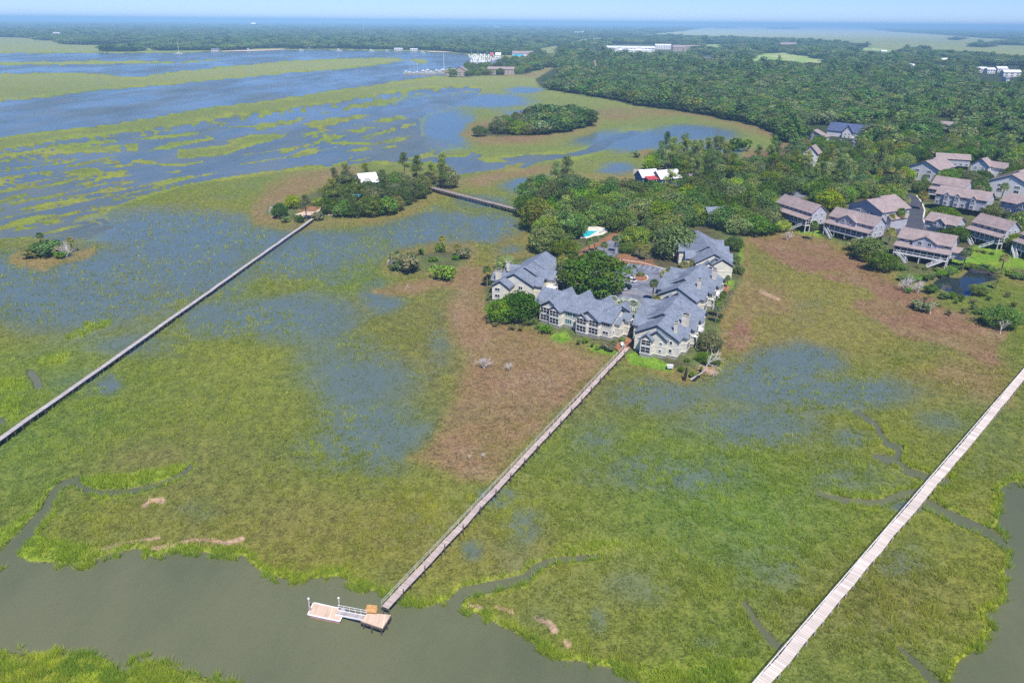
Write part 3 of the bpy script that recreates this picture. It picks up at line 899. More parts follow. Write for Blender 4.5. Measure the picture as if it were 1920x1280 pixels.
shingles('gray_shingle', (.178, .205, .258))
shingles('brown_shingle', (.30, .238, .228), .28)
shingles('blue_shingle', (.085, .11, .20))
clapboard('cream_siding', (.68, .645, .55))
clapboard('gray_siding', (.46, .46, .52))
clapboard('white_siding', (.78, .76, .75))
plain('teal_trim', (.085, .125, .135), .6)
plain('cream_trim', (.78, .73, .60), .6, var=.1)
plain('white_paint', (.72, .72, .72), .5, var=.12)
plain('block', (.32, .31, .28), .9, var=.2, scale=1.5)
plain('chimney_stucco', (.62, .57, .46), .9, var=.15)
plain('metal_cap', (.45, .45, .45), .4, .5, metal=.6)
plain('undercroft_shade', (.018, .020, .024), .6, var=.2)
plain('deck_wood', (.40, .31, .25), .85)
plain('asphalt', (.165, .178, .225), .85, var=.32, scale=.22, bump=.3, dirt=(.27, .23, .21))
plain('asphalt_dark', (.062, .064, .082), .8, var=.2, scale=.3, bump=.3)
plain('concrete', (.62, .57, .50), .85, var=.15, scale=.5)
plain('pine_straw', (.27, .115, .06), .95, var=.35, scale=1.2, bump=.6)
plain('sand', (.55, .42, .30), .95, var=.25, scale=.6)
plain('line_paint', (.62, .61, .58), .8, var=.25, scale=2)
plain('white_metal', (.78, .78, .80), .35, .5, var=.06)
plain('red_metal', (.42, .05, .06), .4, .5)
plain('bark', (.13, .095, .07), .95, var=.35, scale=2.5, bump=.6)
plain('palm_bark', (.20, .165, .13), .95, var=.35, scale=3)
plain('dead_wood', (.60, .55, .52), .9, var=.3, scale=2)
plain('dark_wood', (.03, .026, .024), .9, var=.3, scale=2)
plain('pile_wood', (.10, .085, .075), .9, var=.4, scale=1.5)
plain('pale_pile', (.42, .38, .33), .85, var=.3, scale=1.5)
plain('rail_wood', (.50, .48, .44), .8, var=.2)
plain('car_white', (.80, .80, .80), .25, .6, var=.03)
plain('car_black', (.012, .016, .03), .2, .6, var=.1)
plain('car_silver', (.45, .47, .50), .25, .6, var=.05)
plain('car_blue', (.10, .20, .38), .25, .6, var=.05)
plain('tyre', (.02, .02, .02), .8)
plain('rim', (.45, .45, .46), .35, .6, metal=.7)
plain('teal_plastic', (.02, .20, .22), .5)
plain('orange_wood', (.55, .31, .12), .7, var=.2, scale=2)
plain('hull_white', (.66, .66, .66), .3, .5, var=.04)
plain('tarp_blue', (.03, .36, .50), .6, var=.1)
plain('pink_trim', (.50, .26, .25), .7)
plain('water_tank', (.72, .80, .84), .4, .5, var=.05)
plain('tile_red', (.42, .14, .09), .8, var=.2)
plain('tan_wall', (.42, .33, .27), .8)
planks('pier_planks', (.45, .365, .33), .30, 0, var=.24)
planks('pale_planks', (.60, .52, .46), .55, 0, var=.22)
planks('grey_planks', (.42, .38, .375), .32, 0, var=.22)
planks('bridge_planks', (.34, .275, .255), .40, 0, var=.25)
planks('new_planks', (.62, .46, .34), .24, 0, var=.16)
t = NT('glass_dark')
t.done(t.bsdf(t.mix(t.ramp(t.noise(t.obj(), .6, 2), .35, .65), (.02, .03, .04), (.06, .075, .09)), .12, .6))
t = NT('glass_teal')
t.done(t.bsdf(t.mix(t.ramp(t.noise(t.obj(), 1.6, 2), .35, .65), (.03, .12, .12), (.07, .26, .25)), .25, .5))
t = NT('screen')
t.done(t.bsdf(t.mix(t.ramp(t.noise(t.obj(), .9, 3), .35, .65), (.012, .014, .018), (.05, .045, .045)), .7, .2))
t = NT('pool_water')
t.done(t.bsdf(t.mix(t.ramp(t.noise(t.obj(), .7, 3), .3, .7), (.02, .42, .52), (.05, .55, .62)), .08, .5, t.bump(t.noise(t.obj(), 2.5, 2), .2, .05)))

# ------------------------------------------------------------------ houses
_wc = {}


def window(root, x, y, z, w, h, face, n=2, rows=1, glass='glass_dark', frame='white_paint', name='window'):
    """A pane and its frame on a wall. face: direction it looks in local coordinates: '-y', '+y', '+x', '-x'."""
    key = (round(w, 2), round(h, 2), n, rows, glass, frame, name)
    if key not in _wc:
        a = MB().box(-w / 2, w / 2, -.05, .05, 0, h).mesh(name, glass)
        f = MB()
        b = .09 if w > .8 else .07
        for sx in (-1, 1):
            f.box(sx * w / 2 - b, sx * w / 2 + b, -.13, .03, -b, h + b)
        f.box(-w / 2 + b, w / 2 - b, -.128, .03, -b, b).box(-w / 2 + b, w / 2 - b, -.128, .03, h - b, h + b)
        for i in range(1, n):
            q = -w / 2 + w * i / n
            f.box(q - b * .5, q + b * .5, -.105, .03, b, h - b)
        for i in range(1, rows):
            q = h * i / rows
            f.box(-w / 2 + b, w / 2 - b, -.095, .03, q - b * .5, q + b * .5)
        _wc[key] = (a, f.mesh('frame', frame))
    a, f = _wc[key]
    o = link(name, a, root)
    o.location = (x, y, z)
    o.rotation_euler = (0, 0, {'-y': 0, '+x': R(90), '+y': R(180), '-x': R(-90)}[face])
    link('frame', f, o)
    return o


def gable(wall, roof, trim, x0, x1, y0, y1, z0, ze, zr, axis, oh=.6, th=.2, tw=.75):
    """A box with a gable roof: walls, roof slabs and the dark rake boards under the gables."""
    wall.box(x0, x1, y0, y1, z0, ze)
    if axis == 'y':
        T = lambda a, b, z: (a, b, z)
        a0, a1, b0, b1 = x0, x1, y0, y1
    else:
        T = lambda a, b, z: (b, a, z)
        a0, a1, b0, b1 = y0, y1, x0, x1
    am, hw = (a0 + a1) / 2, (a1 - a0) / 2
    sl = (zr - ze) / hw
    for b in (b0, b1):
        wall.face(T(a0, b, ze), T(a1, b, ze), T(am, b, zr))
    for s, ae in ((-1, a0 - oh), (1, a1 + oh)):
        zE = ze - oh * sl
        e = .003 * s
        ring = lambda dz: [T(am + e, b0 - oh, zr + dz), T(ae, b0 - oh, zE + dz), T(ae, b1 + oh, zE + dz), T(am + e, b1 + oh, zr + dz)]
        roof.hexa(ring(.02), ring(.02 + th))
        for b, d in ((b0, -1), (b1, 1)):
            p0, p1 = b + d * .012, b + d * .10
            r2 = lambda bb: [T(am + e, bb, zr - tw), T(am + e, bb, zr), T(a0 if s < 0 else a1, bb, ze), T(a0 if s < 0 else a1, bb, ze - tw)]
            trim.append(MB().hexa(r2(p0), r2(p1)))


def chimney(root, x, y, z0, z1, w=1.1, d=.9):
    c = MB().box(x - w / 2, x + w / 2, y - d / 2, y + d / 2, z0, z1).box(x - w / 2 - .12, x + w / 2 + .12, y - d / 2 - .12, y + d / 2 + .12, z1 - .35, z1)
    o = c.build('chimney', 'chimney_stucco', root)
    MB().tube((x, y, z1), (x, y, z1 + .5), .28, .28, 8).tube((x, y, z1 + .5), (x, y, z1 + .58), .42, .42, 8).build('chimney_cap', 'metal_cap', o)
    return o


def condo(label, p, ang, vols, chims, wins, porches, belts=True, decks=(), cat='building'):
    root = thing('condo_building', label, cat, (p[0], p[1], 1.05), ang, 'gray roofed condo buildings around the parking lot', (1, 1, .885))
    wall, roof, trim, base, belt = MB(), MB(), [], MB(), MB()
    for i, (x0, x1, y0, y1, ze, zr, ax, *o) in enumerate(vols):
        z0 = o[0] if o else 1.1
        gable(wall, roof, trim, x0, x1, y0, y1, z0, ze, zr, ax, .55 if x1 - x0 > 5 else .4)
        if z0 <= 1.1:
            base.box(x0 + .06, x1 - .06, y0 + .06, y1 - .06, -.4, 1.1)
            k = .05 + .004 * i
            belt.box(x0 - k, x1 + k, y0 - k, y1 + k, 1.02 - .004 * i, 1.3 + .004 * i)
            belt.box(x0 - k, x1 + k, y0 - k, y1 + k, 3.95 - .004 * i, 4.15 + .004 * i)
    wall.build('wall', 'cream_siding', root)
    rf = roof.build('roof', 'gray_shingle', root)
    for q in trim:
        q.build('rake_board', 'teal_trim', root)
    base.build('foundation', 'block', root)
    belt.build('belt_board', 'cream_trim', root)
    for c in chims:
        chimney(root, *c)
    rnd = random.Random(len(label))
    for (x0, x1, y0, y1, ze, zr, ax, *o) in vols[:3]:
        for _ in range(3):
            f, g = rnd.uniform(.15, .85), rnd.uniform(.2, .8)
            x, y = x0 + (x1 - x0) * f, y0 + (y1 - y0) * g
            k = g if ax == 'x' else f
            zz = ze + (zr - ze) * (1 - abs(2 * k - 1)) + .2
            MB().tube((x, y, zz - .3), (x, y, zz + .55), .13, .13, 6).tube((x, y, zz + .55), (x, y, zz + .65), .2, .2, 6).build('roof_vent', 'metal_cap', rf)
    for w in wins:
        window(root, *w)
    for (x, y, z, w, h, face, n) in porches:
        window(root, x, y, z, w, h, face, max(2, n - 1), 2, 'screen', 'white_paint', 'screen_panel')
    for d in decks:
        x0, x1, y0, y1, z = d
        dk = MB().box(x0, x1, y0, y1, z - .2, z)
        o = dk.build('balcony', 'white_paint', root)
        rl = MB()
        for q in range(5):
            xx = x0 + (x1 - x0) * q / 4
            rl.box(xx - .04, xx + .04, y0, y0 + .08, z, z + 1)
        rl.box(x0, x1, y0, y0 + .08, z + 1, z + 1.08).box(x1 - .08, x1, y0 + .08, y1, z + 1, z + 1.08)
        rl.build('railing', 'white_paint', o)
        for xx, yy_ in ((x1 - .1, y0 + .1), (x1 - .1, y1 - .1)):
            MB().box(xx - .08, xx + .08, yy_ - .08, yy_ + .08, -.4, z - .2).build('support', 'white_paint', o)
    return root


A_, B_ = G(1003, 598, 1), G(1147, 639, 1)
angC = math.atan2(B_.y - A_.y, B_.x - A_.x)
two = lambda x, w, n, y=-1.6: [(x, y, 1.45, w, 2.35, '-y', n), (x, y, 4.3, w, 2.2, '-y', n)]
condo('long cream building with gray roof and twin screened gables behind the brown marsh', A_, angC,
      [(0, 28.2, 0, 10.8, 6.9, 10.7, 'x'), (19.0, 28.7, -.5, 9.6, 6.85, 10.35, 'x'), (2.9, 11.0, -1.6, 5.4, 6.7, 9.6, 'y'), (7.05, 11.05, -2.3, 2, 6.55, 8.3, 'y'),
       (17.4, 25.0, -1.7, 5.2, 6.7, 9.5, 'y'), (17.3, 21.2, -2.4, 2, 6.55, 8.3, 'y'), (3.8, 7.4, 5.5, 12.6, 7.0, 9.9, 'y'), (10.2, 14.2, 5.5, 13.2, 7.0, 10.1, 'y'),
       (18.2, 22.0, 5.4, 13.0, 7.0, 10.0, 'y'), (24.6, 28.0, 5.4, 12.6, 6.9, 9.6, 'y'), (26.5, 30.2, 1.6, 5.2, 5.9, 7.4, 'x'), (27.5, 31.6, 4.9, 8.6, 6.3, 8.2, 'x')],
      [], [(13, 0, 1.7, 2.6, 1.9, '-y', 3, 1, 'glass_teal'), (13, 0, 4.6, 2.6, 1.8, '-y', 3, 1, 'glass_teal'), (15.8, 0, 1.9, 2.0, 1.4, '-y', 3, 1), (15.8, 0, 4.6, 2.6, 1.8, '-y', 3, 1, 'glass_teal'),
           (1.5, 0, 1.6, 1.7, 1.8, '-y', 2), (1.5, 0, 4.8, 2.3, 1.5, '-y', 3), (26.8, -.5, 1.9, 2.0, 1.3, '-y', 2), (26.8, -.5, 4.8, 2.8, 1.5, '-y', 4), (28.7, 2.5 - 1.7, 2.2, .8, 1.2, '+x', 1),
           (30.2, 3.4, 2.3, .8, 1.2, '+x', 1), (5.2, 13.0 - .4, 4.8, 1.2, 1.4, '+y', 1)],
      two(5.0, 3.4, 4) + two(9.05, 3.5, 4, -2.3) + two(19.25, 3.5, 4, -2.4) + two(23.2, 3.3, 4, -1.7) + [(31.6, 6.7, 1.45, 2.8, 2.2, '+x', 2), (31.6, 6.7, 4.1, 2.8, 1.9, '+x', 2)])

A_, B_ = G(1188, 658, 1), G(1268, 675, 1)
angD = math.atan2(B_.y - A_.y, B_.x - A_.x)


def long_condo(label, p, ang, sh, chims, length=32, nfront=3, extra_w=(), extra_v=()):
    L = length
    v = [(0 + sh, 13.0 + sh, 0, 11, 6.9, 10.9, 'y'), (-1.4 + sh, 12.4 + sh, 8.5, L * .66, 7.0, 11.5, 'y'), (-2.8 + sh, 12.8 + sh, L * .58, L, 6.85, 11.2, 'y'),
         (2.6 + sh, 6.0 + sh, -2.5, 2, 6.3, 8.0, 'y'), (4.2 + sh, 9.8 + sh, -1.1, 5, 6.9, 9.3, 'y'),
         (-2.6 + sh, 5 + sh, 6.6, 11.0, 6.8, 9.2, 'x'), (-4.0 + sh, 5 + sh, L * .5, L * .5 + 4.6, 6.9, 9.4, 'x'), (-4.8 + sh, 5 + sh, L * .8, L * .8 + 4.6, 6.7, 9.0, 'x'),
         (7 + sh, 14.2 + sh, 4.4, 8.6, 6.7, 8.9, 'x'), (7 + sh, 14.6 + sh, L * .42, L * .42 + 4.6, 6.8, 9.2, 'x'), (7 + sh, 14.4 + sh, L * .72, L * .72 + 4.8, 6.75, 9.0, 'x')] + list(extra_v)
    po = [(4.3 + sh, -2.5, 1.5, 2.9, 2.2, '-y', 2), (4.3 + sh, -2.5, 4.2, 2.9, 1.9, '-y', 2)]
    for yy_ in (6.5, L * .42 + 2.3, L * .72 + 2.4):
        xx = 14.2 + sh + (0 if yy_ < 7 else .4 if yy_ < L * .6 else .2)
        po += [(xx, yy_, 1.5, 3.2, 2.2, '+x', 3), (xx, yy_, 4.3, 3.2, 2.1, '+x', 3)]
    wi = [(8.3 + sh, -1.1, 4.6, .75, .9, '-y', 1), (8.2 + sh, -1.1, 2.0, .75, 1.0, '-y', 1), (10.9 + sh, 0, 2.0, 1.0, 1.4, '-y', 1), (10.9 + sh, 0, 4.9, .9, 1.3, '-y', 1), (1.4 + sh, 0, 4.4, .6, .9, '-y', 1),
          (13.0 + sh, 2.2, 4.4, 1.0, 1.7, '+x', 2), (13.0 + sh, 2.2, 1.8, 1.0, 1.7, '+x', 2), (12.4 + sh, 11.5, 4.5, 1.6, 1.5, '+x', 2), (12.4 + sh, 11.5, 1.8, 1.6, 1.5, '+x', 2),
          (12.8 + sh, L * .9, 4.5, 1.4, 1.5, '+x', 2), (12.8 + sh, L * .9, 1.8, 1.4, 1.5, '+x', 2), (0 + sh, 3, 4.6, 1.2, 1.5, '-x', 2), (0 + sh, 3, 1.9, 1.2, 1.5, '-x', 2)] + list(extra_w)
    dk = [(13.0 + sh, 15.6 + sh, 12.2, L * .42 - .2, 4.0), (12.8 + sh, 15.4 + sh, L * .42 + 4.8, L * .72 - .2, 4.0)]
    return condo(label, p, ang, v, chims, wi, po, decks=dk)


long_condo('cream gable fronted building with gray roof beside the head of the boardwalk', A_, angD, 0,
           [(11.2, 2.6, 8.0, 11.9, .95, .8), (11.9, 9.8, 7.5, 12.0, 2.0, 1.2)], 27)
A2 = G(1239, 585, 1)
A3, B3 = A2, G(1310, 600, 1)
angE = math.atan2(B3.y - A3.y, B3.x - A3.x)
long_condo('gray roofed building with one slim cream chimney right of the parking lot', A2, angE, -1.4, [(9.2, 9.0, 7.5, 12.2, 1.1, .9), (10.2, 22.0, 7.5, 12.4, 1.4, 1.0)], 28)


def ridge_frame(p0, p1, z0=10.9, z1=11.2):
    a, b = G(*p0, z0), G(*p1, z1)
    d = b - a
    return Vector((a.x, a.y, 0)), math.atan2(d.y, d.x) - math.pi / 2, math.hypot(d.x, d.y)


pF, angF, LF = ridge_frame((1340, 475), (1314, 432))
long_condo('farthest gray roofed building against the wood above the parking lot', pF, angF, -6.5, [], max(22, LF),
           extra_w=[(2.2, 0, 2.5, 1.7, 3.4, '-y', 1)], extra_v=[(-1.2, 6.8, -2.2, 3, 6.7, 9.4, 'y')])
pA, angA, LA = ridge_frame((960, 518), (1008, 478), 10.6, 11.2)
condo('gray roofed building with two cream chimneys behind the dense dark oak', pA, angA,
      [(-7, 6.4, 3.0, 13, 6.9, 10.8, 'y'), (-5.6, 7.8, 10, 20, 7.0, 11.2, 'y'), (-6.0, 8.6, 17.5, LA + 5, 6.9, 11.4, 'y'), (-6.8, -.6, -1.4, 5, 6.6, 8.9, 'y'),
       (-9.2, 0, 4.4, 9, 6.8, 9.0, 'x'), (-8.4, 0, 14, 18.8, 6.8, 9.2, 'x'), (0, 8.8, 5, 9.5, 6.6, 8.8, 'x'), (0, 10.4, 13, 18, 6.7, 9.0, 'x'), (0, 11.2, 22, 27, 6.7, 9.2, 'x')],
      [(-6.6, 3.8, 6.5, 11.2, 1.9, 1.2), (-6.9, 13.4, 7.5, 11.6, 1.0, .9)],
      [(-4.8, -1.4, 4.5, 1.9, 1.4, '-y', 2, 1), (-4.8, -1.4, 1.9, 1.9, 1.4, '-y', 2, 1), (2, 3.0, 4.5, 1.6, 1.5, '-y', 2), (2, 3.0, 1.9, 1.6, 1.5, '-y', 2), (6.4, 11, 4.5, 1.2, 1.5, '+x', 2), (-7, 11.2, 4.5, 1.4, 1.5, '-x', 2)],
      [(10.4, 15.5, 1.5, 3, 2.2, '+x', 3), (10.4, 15.5, 4.3, 3, 2.2, '+x', 3), (11.2, 24.5, 4.3, 3, 2.2, '+x', 3)],
      decks=[(8.6, 12.4, 9.6, 12.8, 4.0), (8.6, 12.8, 18.2, 21.8, 4.0)])


def stair(root, p, q, w, n=12):
    """Open wooden stair from the top p to the foot q, with treads and two railings."""
    p, q = Vector(p), Vector(q)
    s = MB()
    d = q - p
    sd = Vector((-d.y, d.x, 0)).normalized() * w / 2
    for i in range(n):
        c = p + d * ((i + .5) / n)
        e = d.normalized() * .16
        e.z = 0
        s.hexa([c - sd - e + Vector((0, 0, -.06)), c + sd - e + Vector((0, 0, -.06)), c + sd + e + Vector((0, 0, -.06)), c - sd + e + Vector((0, 0, -.06))],
               [c - sd - e, c + sd - e, c + sd + e, c - sd + e])
    for k in (-1, 1):
        s.beam(p + sd * k, q + sd * k, .1, .35)
    o = s.build('stair', 'white_paint', root)
    r = MB()
    for k in (-1, 1):
        for i in range(4):
            c = p + d * (i / 3) + sd * k
            r.box(c.x - .06, c.x + .06, c.y - .06, c.y + .06, c.z, c.z + 1.0)
        r.beam(p + sd * k + Vector((0, 0, 1.08)), q + sd * k + Vector((0, 0, 1.08)), .14, .16)
        r.beam(p + sd * k + Vector((0, 0, .6)), q + sd * k + Vector((0, 0, .6)), .06, .08)
    r.build('railing', 'white_paint', o)
    return o


HG = 'brown roofed stilt houses beside the salt flat'


def stilt_house(label, p0, p1, depth=11.5, gab=None, bays=8, stairs=(0, 1), porch=True, dormers=(), wing=None, zg=1.05, wallm='gray_siding', split=None, zs=1.0, minlen=None):
    a, b = G(*p0, zg), G(*p1, zg)
    L = math.hypot(b.x - a.x, b.y - a.y)
    if minlen:
        L = max(L, minlen)
    root = thing('stilt_house', label, 'house', (a.x, a.y, zg), math.atan2(b.y - a.y, b.x - a.x), HG, (1, 1, zs))
    pd = 3.0 if porch else 0
    z1, z2, z3, z4 = 3.1, 5.7, 8.7, 12.0
    wall, roof, trim = MB(), MB(), []
    gable(wall, roof, trim, 0, L, pd, depth, z1, z3, z4, 'x', .5, .2, .35)
    if split:
        roof.box(split - .12, split + .12, pd, depth, z3 + .8, z4 + .35) if False else None
    MB().box(.3, L - .3, pd + .6, depth - .3, -.4, z1).build('undercroft', 'undercroft_shade', root)  # solid near-black block, shade under the raised floor put into its colour
    if gab:
        g0, g1 = gab
        gable(wall, roof, trim, g0, g1, pd - 1.4, depth / 2 + 2, z2 + .6, z3 - .1, z3 + 2.3, 'y', .4, .2, .5)
    for q in dormers:
        gable(wall, roof, trim, q - 1.2, q + 1.2, pd - 1.0, depth / 2, z1, z3 + .1, z3 + 1.3, 'y', .25, .15, .3)
    if wing:
        w0, w1, wd0, wd1 = wing
        gable(wall, roof, trim, w0, w1, wd0, wd1, z1, z2 + .2, z2 + 1.7, 'x', .4, .2, .3)
    wall.build('wall', wallm, root)
    roof.build('roof', 'brown_shingle', root)
    for q in trim:
        q.build('rake_board', 'gray_siding', root)
    if porch:
        pr = MB()
        pr.hexa([(-.5, -.6, z2 + .05), (L + .5, -.6, z2 + .05), (L + .5, pd, z2 + 1.15), (-.5, pd, z2 + 1.15)], [(-.5, -.6, z2 + .25), (L + .5, -.6, z2 + .25), (L + .5, pd, z2 + 1.35), (-.5, pd, z2 + 1.35)])
        pr.build('porch_roof', 'brown_shingle', root)
        MB().box(0, L, 0, pd, z1 - .35, z1).build('porch_floor', 'white_paint', root)
        for i in range(bays):
            w = L / bays
            window(root, (i + .5) * w, .12, z1 + .12, w - .28, z2 - z1 - .3, '-y', 1 if w < 2 else 2, 2, 'screen', 'white_paint', 'screen_panel')
        for sx, f in ((.06, '-x'), (L - .06, '+x')):
            window(root, sx, pd / 2, z1 + .12, pd - .4, z2 - z1 - .3, f, 2, 2, 'screen', 'white_paint', 'screen_panel')
        rl = MB().box(-.08, L + .08, -.16, .0, z1 + .9, z1 + 1.02).box(-.1, L + .1, -.12, .0, z1 - .42, z1 - .02)
        rl.build('railing', 'white_paint', root)
        npost = max(4, bays // 2 + 1)
        pm = MB().box(-.15, .15, -.15, .15, -.4, z1 - .35).mesh('post', 'white_paint')
        for i in range(npost):
            for yy_ in (.18, pd - .2):
                o = link('post', pm, root)
                o.location = (.18 + (L - .36) * i / (npost - 1), yy_, 0)
        for e in stairs:
            if e == 0:
                stair(root, (1.6, -.8, z1), (6.2, -2.6, .1), 1.3)
            else:
                stair(root, (L - 1.6, -.8, z1), (L - 6.2, -2.6, .1), 1.3)
    nw = max(3, int(L / 3))
    for i in range(nw):
        x = (i + .5) * L / nw
        if gab and gab[0] - .8 < x < gab[1] + .8:
            continue
        if any(abs(x - q) < 2.2 for q in dormers):
            continue
        window(root, x, pd, z2 + 1.5, 1.7, 1.25, '-y', 2)
        if not porch:
            window(root, x, pd, z1 + .6, 1.5, 1.6, '-y', 2)
    if gab:
        m = (gab[0] + gab[1]) / 2
        for k in (-1, 1):
            window(root, m + k * 1.8, pd - 1.4, z2 + 1.5, 1.5, 1.6, '-y', 2)
    for q in dormers:
        window(root, q, pd - 1.0, z2 + 1.2, 1.5, 1.7, '-y', 2)
        window(root, q, pd - 1.0, z1 + .5, 1.5, 1.7, '-y', 2)
    for yy_ in (depth * .45, depth * .75):
        window(root, L, yy_, z2 + 1.3, 1.0, 1.2, '+x', 1)
        window(root, L, yy_, z1 + .8, 1.0, 1.4, '+x', 1)
    return root


def gable_house(label, pl, pr, depth, ze=8.0, zr=12.0, zg=1.05, wallm='white_siding', roofm='brown_shingle', step=True, nw=2, side=None, group=HG, name='gable_house', trimm='gray_siding'):
    """A house whose gable end is what the photograph shows; its ridge runs away from the front."""
    a, b = G(*pl, zg), G(*pr, zg)
    L = math.hypot(b.x - a.x, b.y - a.y)
    root = thing(name, label, 'house', (a.x, a.y, zg), math.atan2(b.y - a.y, b.x - a.x), group)
    wall, roof, trim = MB(), MB(), []
    gable(wall, roof, trim, 0, L, 0, depth * .55, -.4, ze, zr, 'y', .6, .2, 1.0)
    if step:
        gable(wall, roof, trim, -.8, L - .6, depth * .5, depth, -.4, ze + .1, zr + .55, 'y', .6, .2, .9)
        gable(wall, roof, trim, L - 1, L + 2.4, depth * .2, depth * .75, -.4, ze * .62, ze * .62 + 1.2, 'y', .4, .2, .3)
    if side:
        s0, s1, sy0, sy1, sze, szr = side
        gable(wall, roof, trim, s0, s1, sy0, sy1, -.4, sze, szr, 'x', .5, .2, .3)
    wall.build('wall', wallm, root)
    roof.build('roof', roofm, root)
    for q in trim:
        q.build('rake_board', trimm, root)
    for i in range(nw):
        x = L * (i + .75) / (nw + .5)
        window(root, x, 0, ze - 2.3, L * .13, 1.1, '-y', 3)
        window(root, x, 0, ze - 5.2, L * .12, 1.7, '-y', 2)
    window(root, L / 2, -.0, ze + (zr - ze) * .42, 1.0, .8, '-y', 1)
    for yy_ in (depth * .12, depth * .42):
        window(root, L, yy_, ze - 2.4, 1.1, 1.3, '+x', 1)
    return root


stilt_house('long stilt house with unbroken brown roof next to the dark wood edge', (1443, 412), (1508, 435), bays=9, stairs=(0, 1))
stilt_house('stilt house with central gable between the plain long house and the cul-de-sac', (1542, 440), (1623, 462), gab=(5.5, 14.5), bays=8)
stilt_house('largest stilt house with central gable above the small pond', (1672, 485), (1765, 503), gab=(6, 15), bays=8, minlen=20, wing=(19.5, 24.5, 5.5, 10.5))
stilt_house('plain fronted stilt house on the bright lawn with dark screened porch', (1806, 452), (1868, 470), bays=7)
stilt_house('stilt house cut by the frame edge beside the bright lawn', (1893, 476), (1950, 497), bays=7, stairs=(0,))
stilt_house('house with a row of upper windows uphill of the triple dormer house', (1738, 373), (1800, 383), bays=8, stairs=())
stilt_house('house with three white window dormers above the pond houses', (1748, 393), (1838, 408), dormers=(5.5, 10.5, 18), porch=False, minlen=24, wallm='gray_siding')
stilt_house('house with white window bays and a low front gable near the blue truck', (1868, 408), (1945, 425), gab=(9, 16), porch=False, minlen=20)
stilt_house('small house with one arched gable window tucked behind the largest stilt house', (1728, 441), (1784, 453), gab=(4.5, 9.5), porch=False, depth=10, zs=.85)
gable_house('gray gable fronted house behind the central gable stilt house by the cul-de-sac', (1586, 415), (1648, 432), 20, 8.6, 12.6, wallm='gray_siding')
gable_house('white gable fronted house with stepped brown roof below the parked cars', (1700, 336), (1755, 345), 22, 8.4, 12.6)
gable_house('wide gable fronted house with two long windows at the frame edge', (1848, 366), (1925, 378), 24, 8.6, 13.2)
gable_house('small gable fronted house with a low side wing behind leafy oaks', (1815, 332), (1848, 337), 14, 8.4, 12.4, step=False, side=(6, 18, 4, 12, 7.6, 10.4))
stilt_house('long low pinkish roofed house at the back of the neighborhood', (1752, 316), (1815, 320), porch=False, depth=12, zs=.8)
gable_house('cream gable fronted house standing alone in the wood by the brown flat', (1502, 312), (1529, 315), 16, 9.5, 14, step=False, wallm='white_siding')
gable_house('low brown roofed house half hidden in trees at the marsh edge', (1497, 262), (1545, 268), 14, 4.6, 9, step=False, wallm='gray_siding', side=(-16, 2, 3, 12, 4.4, 8.5))
gable_house('blue roofed lodge with central gable beside parked cars', (1578, 258), (1597, 260), 12, 5.2, 10.4, step=False, wallm='white_siding', roofm='blue_shingle', side=(-14, 18, 2, 14, 5, 11), trimm='teal_trim')
r_ = stilt_house('brown roofed house with three small roof dormers deep in the wood', (1748, 246), (1798, 250), porch=False, depth=15, dormers=(6, 14, 22), minlen=28, zs=.72)

# ------------------------------------------------------------------ trees
fol = leafmat('foliage', .75, .28, 1.0)
palmf = leafmat('palm_fronds', .6, .25, .5)


def leaf_mesh(name, lobes, per, size, tint, seed, narrow=1.0, up=.35, mat=None):
    """Leaf clumps over the shells of many small lobes. lobes: (x, y, z, rx, rz)."""
    g = np.random.default_rng(seed)
    L = np.array(lobes)
    n = len(L) * per
    li = np.repeat(np.arange(len(L)), per)
    d = g.normal(size=(n, 3))
    d[:, 2] += up
    d /= np.linalg.norm(d, axis=1)[:, None]
    rad = g.uniform(.78, 1.03, n)
    c = L[li, :3] + d * np.stack([L[li, 3], L[li, 3], L[li, 4]], 1) * rad[:, None]
    nrm = d + g.normal(scale=.55, size=(n, 3))
    nrm /= np.linalg.norm(nrm, axis=1)[:, None]
    a = np.cross(nrm, g.normal(size=(n, 3)))
    a /= np.linalg.norm(a, axis=1)[:, None]
    b = np.cross(nrm, a)
    s = g.uniform(size[0], size[1], n)[:, None] * .5
    k = g.uniform(.6, 1.0, (n, 1)) * narrow
    j = lambda: g.uniform(.75, 1.2, (n, 1))
    V = np.stack([c - a * s * j() - b * s * k * .3, c - b * s * k * j(), c + a * s * j() + b * s * k * .2, c + b * s * k * j()], 1)
    lt = g.uniform(.72, 1.3, len(L))[li]
    yel = g.uniform(-.18, .3, len(L))[li]
    T = np.array(tint)[None, :] * (lt * g.uniform(.75, 1.28, n))[:, None]
    T[:, 0] *= 1 + yel
    dead = g.uniform(0, 1, n) > .975
    T[dead] = np.array([.17, .13, .07])
    return mesh_np(name, V.reshape(-1, 3), np.arange(n * 4).reshape(-1, 4), mat or fol, {'tint': ('FACE', np.clip(T, 0, 1))})


def trunk_mesh(name, h, r, limbs, seed, mat='bark'):
    g = random.Random(seed)
    m = MB()
    top = Vector((g.uniform(-.3, .3), g.uniform(-.3, .3), h))
    mid = top * .5 + Vector((g.uniform(-.2, .2), g.uniform(-.2, .2), 0))
    m.tube((0, 0, -.5), mid, r * 1.2, r, 7).tube(mid, top, r, r * .75, 7)
    for q in limbs:
        q = Vector(q)
        k = top.lerp(q, .5) + Vector((0, 0, -.4))
        m.tube(top, k, r * .6, r * .38, 5).tube(k, q, r * .38, r * .12, 5)
    return m.mesh(name, mat)


